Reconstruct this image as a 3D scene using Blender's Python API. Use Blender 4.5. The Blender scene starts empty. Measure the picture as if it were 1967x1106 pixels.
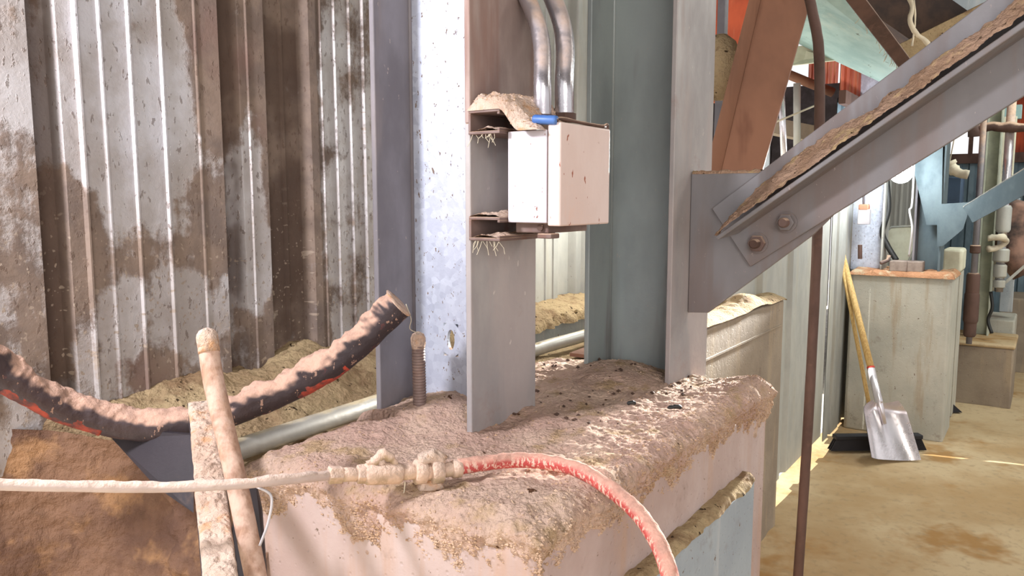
import bpy, math, random
import numpy as np
from mathutils import Vector

random.seed(7)
rng = np.random.default_rng(11)
SC = bpy.context.scene
COL = SC.collection

# ------------------------------------------------------------------ camera, world, lights, exposure
CAM_H = 1.53; PITCH = math.radians(6.5); FPX = 1500.0
cam_data = bpy.data.cameras.new('camera'); cam_data.sensor_width = 36.0
cam_data.lens = FPX / 1967.0 * 36.0; cam_data.clip_start = 0.02; cam_data.clip_end = 200
cam = bpy.data.objects.new('camera', cam_data); COL.objects.link(cam)
cam.location = (0, 0, CAM_H); cam.rotation_euler = (math.radians(90) - PITCH, 0, 0)
SC.camera = cam

world = bpy.data.worlds.new('overcast_daylight'); SC.world = world; world.use_nodes = True
bg = world.node_tree.nodes['Background']
bg.inputs[0].default_value = (0.93, 0.92, 0.93, 1); bg.inputs[1].default_value = 0.85

ANG = math.radians(55.5)                       # the building's own axes: U along the wall, V towards the wall
U = np.array([math.cos(ANG), math.sin(ANG), 0.0]); V = np.array([-math.sin(ANG), math.cos(ANG), 0.0])
ZU = np.array([0, 0, 1.0])
def w(s, v, z): return s * U + v * V + z * ZU

def aim(o, target):
    d = Vector(target) - o.location
    o.rotation_euler = d.to_track_quat('-Z', 'Y').to_euler()
def area(name, loc, target, size, power, color):
    l = bpy.data.lights.new(name, 'AREA'); l.size = size; l.energy = power; l.color = color
    o = bpy.data.objects.new(name, l); COL.objects.link(o); o.location = loc; aim(o, target); return o
sun = bpy.data.lights.new('sun', 'SUN'); sun.energy = 9.0; sun.angle = math.radians(0.6); sun.color = (1, 0.96, 0.9)
sun_o = bpy.data.objects.new('sun', sun); COL.objects.link(sun_o); sun_o.location = w(3, 6, 6)
aim(sun_o, Vector(w(3, 6, 6)) + Vector(w(0.25, -1.0, -0.8)))
# lamp at the left, just outside the picture
area('left_side_lamp', w(-0.10, 1.46, 2.2), w(1.4, 0.7, 1.1), 0.20, 27, (0.95, 0.93, 1.0))
# broad daylight from the open side behind the camera
area('open_bay_daylight', w(-2.2, -2.6, 2.9), w(1.5, 0.9, 1.2), 2.6, 90, (1.0, 0.93, 0.89))
# area lights out of view, high over the aisle at the right
area('aisle_area_light', w(6.3, -0.9, 3.2), w(6.0, 0.0, 0.0), 1.2, 48, (0.93, 1.0, 0.95))
area('aisle_area_light', w(3.4, -1.2, 3.2), w(3.8, -0.2, 0.0), 1.0, 22, (1.0, 0.95, 0.86))
area('alcove_fill', w(2.85, 1.32, 1.72), w(2.55, 1.40, 1.0), 0.22, 8, (1.0, 0.99, 0.94))  # added fill light, tucked behind the second column to brighten the ledge
SC.view_settings.view_transform = 'Standard'; SC.view_settings.look = 'None'
SC.view_settings.gamma = 1.0; SC.view_settings.use_curve_mapping = False
SC.view_settings.exposure = 0.42

# ------------------------------------------------------------------ turning photo measurements into places
_F = np.array([0, math.cos(PITCH), -math.sin(PITCH)]); _UP = np.array([0, math.sin(PITCH), math.cos(PITCH)])
_C = np.array([0, 0, CAM_H])
def ray(x, y): return _F + np.array([1, 0, 0]) * (x - 983.5) / FPX + _UP * (553 - y) / FPX
def onv(x, y, v): r = ray(x, y); return _C + r * v / (r @ V)
def ons(x, y, s): r = ray(x, y); return _C + r * s / (r @ U)
def onz(x, y, z): r = ray(x, y); return _C + r * (z - CAM_H) / r[2]
def ony(x, y, Y): r = ray(x, y); return _C + r * Y / r[1]
def sv(p): return float(p @ U), float(p @ V), float(p[2])

# ------------------------------------------------------------------ noise
def _h(ix, iy, iz):
    n = (ix * 374761393 + iy * 668265263 + iz * 1274126177) & 0xffffffff
    n = ((n ^ (n >> 13)) * 1274126177) & 0xffffffff
    return ((n ^ (n >> 16)) & 0xffff) / 65535.0
def vnoise(p):
    p = np.asarray(p, float); i = np.floor(p).astype(np.int64); f = p - i; f = f * f * (3 - 2 * f); r = 0
    for dx in (0, 1):
        for dy in (0, 1):
            for dz in (0, 1):
                wgt = (f[..., 0] if dx else 1 - f[..., 0]) * (f[..., 1] if dy else 1 - f[..., 1]) * (f[..., 2] if dz else 1 - f[..., 2])
                r = r + wgt * _h(i[..., 0] + dx, i[..., 1] + dy, i[..., 2] + dz)
    return r * 2 - 1
def fbm(p, sc, oct=4, seed=0):
    p = np.asarray(p, float) * sc + seed * 17.3; r = 0; a = 1
    for k in range(oct): r = r + a * vnoise(p); p = p * 2.03 + 5.1; a *= 0.52
    return r

# ------------------------------------------------------------------ mesh building
class MB:
    def __init__(s): s.v = []; s.f = []
    def add(s, vs, fs):
        b = len(s.v); s.v.extend([tuple(map(float, q)) for q in vs]); s.f.extend([tuple(b + i for i in f) for f in fs]); return s
    def hexa(s, c):   # 8 corners: bottom ring 0-3, top ring 4-7
        return s.add(c, [(0, 3, 2, 1), (4, 5, 6, 7), (0, 1, 5, 4), (1, 2, 6, 5), (2, 3, 7, 6), (3, 0, 4, 7)])
    def box(s, s0, s1, v0, v1, z0, z1):   # aligned to the building
        return s.hexa([w(s0, v0, z0), w(s1, v0, z0), w(s1, v1, z0), w(s0, v1, z0), w(s0, v0, z1), w(s1, v0, z1), w(s1, v1, z1), w(s0, v1, z1)])
    def bar(s, a, b, wd, th, side=None):   # rectangular bar from a to b, wide along side
        a = np.array(a, float); b = np.array(b, float); d = b - a; d /= np.linalg.norm(d)
        side = np.array(side if side is not None else (1, 0, 0), float); side = side - d * (side @ d); side /= np.linalg.norm(side)
        n = np.cross(d, side)
        q = [a - side * wd / 2 - n * th / 2, a + side * wd / 2 - n * th / 2, a + side * wd / 2 + n * th / 2, a - side * wd / 2 + n * th / 2]
        return s.hexa(q + [x + (b - a) for x in q])
    def prism(s, pts, off):
        n = len(pts); off = np.array(off); vs = list(pts) + [p + off for p in pts]
        return s.add(vs, [tuple(range(n))[::-1], tuple(range(n, 2 * n))] + [(i, (i + 1) % n, n + (i + 1) % n, n + i) for i in range(n)])
    def disc(s, c, ax, r, h, n=20):   # cylinder from c along ax
        return s.tube([np.array(c), np.array(c) + np.array(ax) / np.linalg.norm(ax) * h], r, n)
    def tube(s, path, r, n=14, amp=0, nsc=30, up=0, closed=True, ring=None):
        P = np.array(path, float); m = len(P); R = np.full(m, r, float) if np.isscalar(r) else np.array(r, float)
        T = np.gradient(P, axis=0) if m > 2 else np.array([P[1] - P[0]] * 2); T /= np.linalg.norm(T, axis=1)[:, None] + 1e-12
        nrm = np.cross(T[0], (0, 0, 1.0));
        if np.linalg.norm(nrm) < 1e-3: nrm = np.cross(T[0], (1.0, 0, 0))
        nrm /= np.linalg.norm(nrm); rings = []
        for i in range(m):
            nrm = nrm - T[i] * (nrm @ T[i]); nrm /= np.linalg.norm(nrm); bn = np.cross(T[i], nrm)
            a = np.arange(n) / n * 2 * math.pi
            d = np.outer(np.cos(a), nrm) + np.outer(np.sin(a), bn); rr = np.full(n, R[i])
            if amp or up:
                q = P[i] + d * R[i]; nz = fbm(q, nsc, 3); upf = np.clip(d[:, 2], 0, 1) ** 0.7
                rr = rr + amp * nz * (0.3 + 0.7 * upf) + up * upf * (0.8 + 0.6 * nz)
            rings.append(P[i] + d * rr[:, None])
        vs = np.concatenate(rings); fs = []
        for i in range(m - 1):
            for k in range(n): fs.append((i * n + k, i * n + (k + 1) % n, (i + 1) * n + (k + 1) % n, (i + 1) * n + k))
        if closed: fs.append(tuple(range(n))[::-1]); fs.append(tuple(range((m - 1) * n, m * n)))
        return s.add(vs, fs)
    def grid(s, A):   # A[i,j,3]
        a, b = A.shape[:2]; base = len(s.v)
        s.v.extend(map(tuple, A.reshape(-1, 3).tolist()))
        idx = np.arange(a * b).reshape(a, b) + base
        s.f.extend(map(tuple, np.stack([idx[:-1, :-1], idx[1:, :-1], idx[1:, 1:], idx[:-1, 1:]], -1).reshape(-1, 4).tolist())); return s
def smooth_path(pts, n=12):
    P = np.array(pts, float); P = np.vstack([2 * P[0] - P[1], P, 2 * P[-1] - P[-2]]); o = []
    for i in range(1, len(P) - 2):
        for t in np.arange(n) / n:
            a, b, c, d = P[i - 1], P[i], P[i + 1], P[i + 2]
            o.append(0.5 * (2 * b + (c - a) * t + (2 * a - 5 * b + 4 * c - d) * t * t + (3 * b - a - 3 * c + d) * t ** 3))
    o.append(P[-2]); return np.array(o)

def thing(name, label, cat, loc=(0, 0, 0), group=None):
    o = bpy.data.objects.new(name, None); COL.objects.link(o); o.location = tuple(map(float, loc)); o.empty_display_size = 0.05
    o['label'] = label; o['category'] = cat
    if group: o['group'] = group
    return o
def structure(name, loc=(0, 0, 0)):
    o = bpy.data.objects.new(name, None); COL.objects.link(o); o.location = tuple(map(float, loc)); o['kind'] = 'structure'; return o
def wloc(o):
    l = Vector((0, 0, 0))
    while o is not None: l = l + o.location; o = o.parent
    return l
def obj(name, mb, mat, parent=None, smooth=False, bevel=0, origin=None, label=None, kind=None, tag=None, group=None):
    me = bpy.data.meshes.new(name)
    vs = np.array(mb.v)
    if parent is not None: base = np.array(wloc(parent)); loc = np.zeros(3)
    else:
        base = np.array(origin, float) if origin is not None else np.array([(vs[:, 0].min() + vs[:, 0].max()) / 2, (vs[:, 1].min() + vs[:, 1].max()) / 2, vs[:, 2].min()])
        loc = base
    me.from_pydata((vs - base).tolist(), [], mb.f); me.update()
    if smooth: me.shade_smooth()
    me.materials.append(mat)
    o = bpy.data.objects.new(name, me); COL.objects.link(o); o.location = tuple(loc)
    if parent is not None: o.parent = parent
    if bevel:
        b = o.modifiers.new('bevel', 'BEVEL'); b.width = bevel; b.segments = 2; b.limit_method = 'ANGLE'; b.angle_limit = math.radians(40)
    if smooth == 'auto' or bevel:
        me.shade_smooth()
        n = o.modifiers.new('wn', 'WEIGHTED_NORMAL'); n.keep_sharp = True
        try: me.set_sharp_from_angle(angle=math.radians(40))
        except Exception: pass
    if label: o['label'] = label
    if tag: o['category'] = tag
    if kind: o['kind'] = kind
    if group: o['group'] = group
    return o

# ------------------------------------------------------------------ materials
def lin(c):
    c = [x / 255.0 for x in c]
    return tuple(x / 12.92 if x <= 0.04045 else ((x + 0.055) / 1.055) ** 2.4 for x in c) + (1.0,)
class NT:
    def __init__(s, name):
        s.m = bpy.data.materials.new(name); s.m.use_nodes = True; s.t = s.m.node_tree; s.n = s.t.nodes; s.l = s.t.links
        s.b = s.n['Principled BSDF']; s.tc = s.n.new('ShaderNodeTexCoord'); s.g = s.n.new('ShaderNodeNewGeometry')
        s.co = s.tc.outputs['Object']
    def set(s, k, v):
        if hasattr(v, 'is_linked') or isinstance(v, bpy.types.NodeSocket): s.l.new(v, s.b.inputs[k])
        else: s.b.inputs[k].default_value = v
    def mapping(s, scale=(1, 1, 1), rot=(0, 0, 0), loc=(0, 0, 0), co=None):
        m = s.n.new('ShaderNodeMapping'); m.inputs['Scale'].default_value = scale; m.inputs['Rotation'].default_value = rot; m.inputs['Location'].default_value = loc
        s.l.new(co or s.co, m.inputs['Vector']); return m.outputs[0]
    def noise(s, scale, detail=4, rough=0.6, co=None, dist=0):
        n = s.n.new('ShaderNodeTexNoise'); n.inputs['Scale'].default_value = scale; n.inputs['Detail'].default_value = detail
        n.inputs['Roughness'].default_value = rough; n.inputs['Distortion'].default_value = dist
        s.l.new(co or s.co, n.inputs['Vector']); return n.outputs['Fac']
    def voro(s, scale, co=None, feat='F1', out='Distance'):
        n = s.n.new('ShaderNodeTexVoronoi'); n.feature = feat; n.inputs['Scale'].default_value = scale; s.l.new(co or s.co, n.inputs['Vector']); return n.outputs[out]
    def ss(s, x, lo, hi):
        m = s.n.new('ShaderNodeMapRange'); m.interpolation_type = 'SMOOTHSTEP'
        s.l.new(x, m.inputs['Value']); m.inputs['From Min'].default_value = lo; m.inputs['From Max'].default_value = hi; return m.outputs[0]
    def math(s, op, a, b=0.0):
        m = s.n.new('ShaderNodeMath'); m.operation = op
        for i, x in enumerate((a, b)):
            if isinstance(x, (int, float)): m.inputs[i].default_value = x
            else: s.l.new(x, m.inputs[i])
        return m.outputs[0]
    def mix(s, f, a, b):
        m = s.n.new('ShaderNodeMix'); m.data_type = 'RGBA'
        for k, x in ((0, f), (6, a), (7, b)):
            if isinstance(x, bpy.types.NodeSocket): s.l.new(x, m.inputs[k])
            else: m.inputs[k].default_value = x
        return m.outputs[2]
    def fmix(s, f, a, b):
        m = s.n.new('ShaderNodeMix'); m.data_type = 'FLOAT'
        for k, x in ((0, f), (2, a), (3, b)):
            if isinstance(x, bpy.types.NodeSocket): s.l.new(x, m.inputs[k])
            else: m.inputs[k].default_value = x
        return m.outputs[0]
    def nz(s):
        x = s.n.new('ShaderNodeSeparateXYZ'); s.l.new(s.g.outputs['Normal'], x.inputs[0]); return x.outputs['Z']
    def dot(s, vec, co=None):
        d = s.n.new('ShaderNodeVectorMath'); d.operation = 'DOT_PRODUCT'; s.l.new(co or s.co, d.inputs[0]); d.inputs[1].default_value = tuple(vec); return d.outputs['Value']
    def bump(s, h, strength, dist=0.01):
        b = s.n.new('ShaderNodeBump'); b.inputs['Strength'].default_value = strength; b.inputs['Distance'].default_value = dist; s.l.new(h, b.inputs['Height'])
        s.l.new(b.outputs[0], s.b.inputs['Normal']); return s

def dust_mat(name, c1, c2, c3=None, fine=90, bump=0.6, big=5, specks=None):
    t = NT(name)
    c = t.mix(t.ss(t.noise(big, 5), 0.38, 0.64), lin(c1), lin(c2))
    if c3: c = t.mix(t.ss(t.noise(big * 2.3, 4, co=t.mapping(loc=(7, 3, 1))), 0.52, 0.68), c, lin(c3))
    c = t.mix(t.math('MULTIPLY', t.ss(t.noise(fine, 3), 0.52, 0.72), 0.35), c, lin([min(255, x * 0.72) for x in c1]))
    if specks: c = t.mix(t.ss(t.noise(specks[1], 2), specks[2], specks[2] + 0.03), c, lin(specks[0]))
    t.set('Base Color', c); t.set('Roughness', 1.0); t.set('Specular IOR Level', 0.1)
    h = t.math('ADD', t.noise(fine, 5, 0.7), t.math('MULTIPLY', t.noise(fine * 0.25, 3), 1.5))
    t.bump(h, min(1.0, bump * 1.2), 0.011); return t.m
def steel(name, c1, c2, metal=0.6, rough=0.5, dust=None, dthr=(0.25, 0.7), streak=None, spangle=False, specks=None, bump=0.15, dirt=None, film=None, nsc=6):
    t = NT(name)
    st = t.mapping((9, 9, 1.1)); f = t.ss(t.noise(nsc, 5, co=t.mapping((1, 1, 0.5))), 0.35, 0.65)
    c = t.mix(f, lin(c1), lin(c2)); ro = t.fmix(f, rough - 0.06, rough + 0.1); me = metal; h = t.noise(60, 3)
    if spangle:
        v = t.voro(70, out='Color'); x = t.n.new('ShaderNodeSeparateXYZ'); t.l.new(v, x.inputs[0])
        c = t.mix(t.math('MULTIPLY', x.outputs[0], 0.3), c, lin([min(255, q * 1.25) for q in c1]))
    cover = None
    def lay(fac, col, c, ro, cover):
        c = t.mix(fac, c, lin(col)); ro = t.fmix(fac, ro, 0.95); cover = fac if cover is None else t.math('MAXIMUM', cover, fac); return c, ro, cover
    if streak: c, ro, cover = lay(t.math('MULTIPLY', t.ss(t.noise(streak[1], 4, co=st), streak[2], streak[2] + 0.14), streak[3]), streak[0], c, ro, cover)
    if film: c, ro, cover = lay(t.math('MULTIPLY', t.ss(t.noise(film[1], 6, 0.7), film[2], film[2] + 0.18), film[3]), film[0], c, ro, cover)
    if specks:
        sp = t.ss(t.noise(specks[1], 3, 0.7, co=t.mapping((1.6, 1.6, 0.8), rot=(0.5, 0.5, 0))), specks[2], specks[2] + 0.04); c, ro, cover = lay(sp, specks[0], c, ro, cover)
    if dust:
        d = t.ss(t.math('ADD', t.nz(), t.math('MULTIPLY', t.math('SUBTRACT', t.noise(18, 4), 0.5), 0.6)), *dthr); c, ro, cover = lay(d, dust, c, ro, cover)
        c = t.mix(t.math('MULTIPLY', t.math('MULTIPLY', d, t.ss(t.noise(45, 5, 0.7), 0.42, 0.68)), 0.55), c, lin([q * 0.72 for q in dust]))
        h = t.math('ADD', h, t.math('MULTIPLY', t.math('MULTIPLY', d, t.noise(110, 4)), 2.0))
    t.set('Base Color', c); t.set('Roughness', ro)
    t.set('Metallic', t.fmix(cover, metal, 0.0) if cover is not None else metal)
    t.bump(h, bump, 0.004); return t.m
def plain(name, c, rough=0.6, metal=0.0, c2=None, sc=8, emit=None, bump=0.1):
    t = NT(name); t.set('Base Color', t.mix(t.ss(t.noise(sc, 4), 0.35, 0.65), lin(c), lin(c2 or [q * 0.85 for q in c])))
    t.set('Roughness', rough); t.set('Metallic', metal)
    if emit: t.set('Emission Color', lin(c)); t.set('Emission Strength', emit)
    t.bump(t.noise(50, 3), bump, 0.003); return t.m

DUST = (196, 166, 142)
m_dust = dust_mat('sawdust_pale', (208, 180, 160), (194, 162, 146), (184, 156, 122), fine=95, bump=0.9, specks=((95, 66, 48), 38, 0.70))
m_ledge = dust_mat('sawdust_ledge', (180, 158, 122), (162, 138, 106), (142, 116, 88), fine=80, bump=0.9, specks=((70, 55, 40), 45, 0.67))
m_clod = dust_mat('sawdust_crumbs', (208, 180, 154), (184, 152, 122), fine=140, bump=0.4)
m_dirt = dust_mat('packed_brown_dirt', (132, 102, 82), (98, 74, 62), (154, 118, 86), fine=40, bump=0.8, big=4)
m_thick = dust_mat('thick_dust_crust', (214, 190, 172), (196, 168, 148), (206, 160, 122), fine=70, bump=0.8, big=12)
m_floor = dust_mat('dusty_floor', (190, 168, 134), (170, 142, 104), (160, 124, 80), fine=26, bump=0.35, big=1.2)
m_beam_d = dust_mat('beam_dust', (190, 158, 134), (168, 136, 110), (200, 172, 130), fine=100, bump=0.8, big=8, specks=((90, 70, 50), 60, 0.66))

def concrete(name, c1, c2, stain, dark=(110, 92, 78)):
    t = NT(name)
    c = t.mix(t.ss(t.noise(3.2, 5), 0.35, 0.65), lin(c1), lin(c2))
    drip = t.ss(t.noise(1.0, 4, 0.65, co=t.mapping((14, 14, 1.6))), 0.50, 0.70); c = t.mix(t.math('MULTIPLY', drip, 0.6), c, lin(stain))
    c = t.mix(t.math('MULTIPLY', t.ss(t.noise(9, 6, 0.75), 0.56, 0.75), 0.5), c, lin(dark))
    c = t.mix(t.ss(t.noise(55, 3), 0.68, 0.73), c, lin(dark))
    t.set('Base Color', c); t.set('Roughness', 0.85); t.bump(t.math('ADD', t.noise(22, 6, 0.7), t.ss(t.voro(60), 0.0, 0.25)), 0.35, 0.006); return t.m
m_conc = concrete('pedestal_concrete', (184, 166, 160), (166, 144, 136), (176, 144, 122))
m_conc2 = concrete('grey_concrete', (186, 182, 168), (168, 166, 154), (160, 140, 112))
m_conc3 = concrete('brown_concrete', (150, 136, 118), (132, 118, 102), (170, 150, 122))
m_plate = concrete('blue_grey_panel', (160, 168, 172), (146, 154, 160), (186, 186, 184))

m_galv = steel('galvanised_web', (190, 196, 212), (160, 166, 182), 0.35, 0.42, spangle=True, dust=DUST, specks=((110, 92, 80), 70, 0.63), film=((170, 150, 150), 3, 0.58, 0.35))
m_colface = steel('column_face_dusty', (164, 159, 157), (146, 142, 142), 0.15, 0.55, dust=DUST, streak=((168, 156, 152), 1.2, 0.5, 0.5), film=((140, 112, 100), 5, 0.55, 0.5), specks=((190, 180, 176), 26, 0.68))
m_colface_rust = steel('column_face_rusty', (160, 142, 134), (132, 114, 108), 0.15, 0.6, dust=DUST, streak=((126, 92, 80), 1.1, 0.50, 0.6), film=((176, 160, 156), 5, 0.58, 0.5))
m_coldark = steel('column_flange_grey', (128, 124, 128), (108, 104, 108), 0.2, 0.55, dust=DUST, streak=((140, 130, 128), 1.3, 0.52, 0.5), specks=((160, 150, 144), 40, 0.68))
m_col2 = steel('column_blue_grey', (150, 158, 156), (128, 136, 136), 0.2, 0.5, dust=DUST, streak=((104, 94, 90), 0.9, 0.54, 0.6), specks=((160, 155, 150), 40, 0.69), nsc=3)
m_brace = steel('brace_steel', (132, 130, 132), (114, 111, 112), 0.2, 0.45, dust=(186, 158, 134), dthr=(0.5, 0.95), streak=((120, 104, 98), 1.0, 0.5, 0.5), specks=((150, 140, 136), 60, 0.68), nsc=3)
m_bluest = steel('blue_steel', (96, 110, 114), (74, 88, 94), 0.25, 0.5, dust=(170, 165, 150), film=((90, 80, 74), 3, 0.58, 0.5))
m_rustst = steel('rusty_brown_steel', (136, 94, 70), (112, 78, 60), 0.1, 0.75, streak=((96, 60, 44), 0.6, 0.5, 0.6), film=((170, 134, 106), 2.2, 0.58, 0.7), nsc=2)
m_darkrust = steel('dark_rust', (96, 70, 60), (74, 54, 46), 0.1, 0.7, dust=DUST, film=((130, 100, 84), 6, 0.55, 0.6))
m_conduit = steel('shiny_conduit', (206, 204, 208), (186, 182, 188), 0.85, 0.27, dust=DUST, film=((170, 130, 112), 7, 0.6, 0.6))
m_pipe = steel('floor_pipe', (176, 174, 166), (158, 154, 146), 0.45, 0.42, dust=(180, 164, 130), dthr=(0.8, 1.1), film=((150, 130, 100), 12, 0.6, 0.5))
m_whitepaint = steel('box_paint_left', (196, 192, 200), (184, 180, 190), 0.0, 0.45, specks=((140, 96, 80), 55, 0.655), dust=DUST, dthr=(0.6, 0.9))
m_lid = steel('box_lid_paint', (214, 196, 190), (206, 184, 176), 0.0, 0.45, specks=((150, 90, 70), 30, 0.65), film=((216, 178, 160), 6, 0.56, 0.6), dust=DUST, dthr=(0.6, 0.9))
m_strut = steel('strut_steel', (130, 112, 106), (104, 84, 78), 0.2, 0.6, dust=DUST, film=((120, 82, 66), 20, 0.5, 0.6))
m_navy = steel('navy_plate', (52, 47, 52), (42, 38, 42), 0.2, 0.5, film=((110, 86, 70), 7, 0.56, 0.8))
m_hoseblk = steel('black_hose_dusted', (60, 46, 50), (44, 33, 36), 0.0, 0.55, dust=(190, 154, 134), dthr=(0.0, 0.5), film=((190, 62, 40), 13, 0.62, 1.0), specks=((150, 120, 104), 50, 0.62), bump=0.5)
m_redhose = steel('red_hose_dusted', (196, 84, 78), (176, 66, 62), 0.0, 0.5, dust=(206, 158, 138), dthr=(0.0, 0.95), specks=((214, 180, 160), 120, 0.52), bump=0.4)
m_beige = steel('pale_dusty_hose', (196, 180, 172), (176, 158, 150), 0.0, 0.6, dust=(214, 190, 174), dthr=(-0.1, 0.7), film=((140, 112, 96), 30, 0.6, 0.6), bump=0.5)
m_brass = steel('dust_crusted_brass', (180, 160, 130), (150, 128, 100), 0.2, 0.5, dust=(212, 184, 164), dthr=(-0.5, 0.4), film=((206, 176, 152), 30, 0.42, 0.9), bump=0.7)
def wood(name, c1, c2, dusty=True):
    t = NT(name); g = t.noise(3, 5, 0.6, co=t.mapping((40, 40, 2.2)), dist=0.4)
    c = t.mix(t.ss(g, 0.35, 0.65), lin(c1), lin(c2))
    if dusty: c = t.mix(t.math('MULTIPLY', t.ss(t.noise(24, 5), 0.42, 0.62), 0.75), c, lin((206, 176, 158)))
    t.set('Base Color', c); t.set('Roughness', 0.7); t.bump(t.math('ADD', g, t.noise(90, 4)), 0.35, 0.003); return t.m
m_handle = wood('worn_wood_handle', (176, 140, 116), (152, 116, 94))
m_ash = wood('ash_handle', (216, 184, 120), (190, 152, 92), False)
m_blue = plain('blue_plastic', (56, 98, 164), 0.45, c2=(70, 110, 172))
m_white = plain('white_wire', (205, 200, 200), 0.6)
m_alu = steel('aluminium', (226, 220, 222), (206, 200, 204), 0.75, 0.28, film=((210, 196, 190), 8, 0.58, 0.4))
m_bristle = plain('black_bristles', (38, 36, 40), 0.8)
m_black = plain('black_rubber', (36, 36, 34), 0.55)
m_green = plain('pale_green_steel', (188, 192, 172), 0.6, c2=(164, 168, 152))
m_cream = plain('cream_panel', (216, 214, 190), 0.7, c2=(196, 192, 166))
m_web = plain('cobweb', (214, 204, 180), 0.9)
m_red = plain('red_ring', (190, 60, 44), 0.6)
m_teal = steel('teal_sheet_underside', (168, 198, 194), (146, 178, 176), 0.1, 0.6, specks=((90, 96, 84), 12, 0.68), film=((196, 208, 196), 4, 0.55, 0.6))
m_redwall = steel('rust_red_sheet', (190, 84, 48), (150, 66, 44), 0.0, 0.8, streak=((214, 150, 112), 1.2, 0.5, 0.7), film=((110, 64, 48), 3, 0.55, 0.6))
m_lamp = plain('lamp_glow', (235, 248, 255), 0.5, emit=40)
m_brick = plain('fire_brick', (150, 134, 122), 0.9, c2=(128, 112, 102), sc=20, bump=0.4)
m_siding = steel('pale_siding', (178, 178, 170), (160, 160, 154), 0.15, 0.55, streak=((166, 160, 142), 0.8, 0.5, 0.5), specks=((110, 100, 84), 40, 0.70))
m_bluesid = steel('blue_grey_siding', (112, 132, 142), (90, 108, 118), 0.15, 0.6, streak=((150, 160, 160), 1.0, 0.5, 0.5), film=((80, 76, 70), 2, 0.56, 0.5))
m_roof = plain('dark_roof_boards', (74, 56, 46), 0.9, c2=(50, 40, 36))
m_ground = plain('outside_ground', (215, 210, 200), 0.95)

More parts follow.
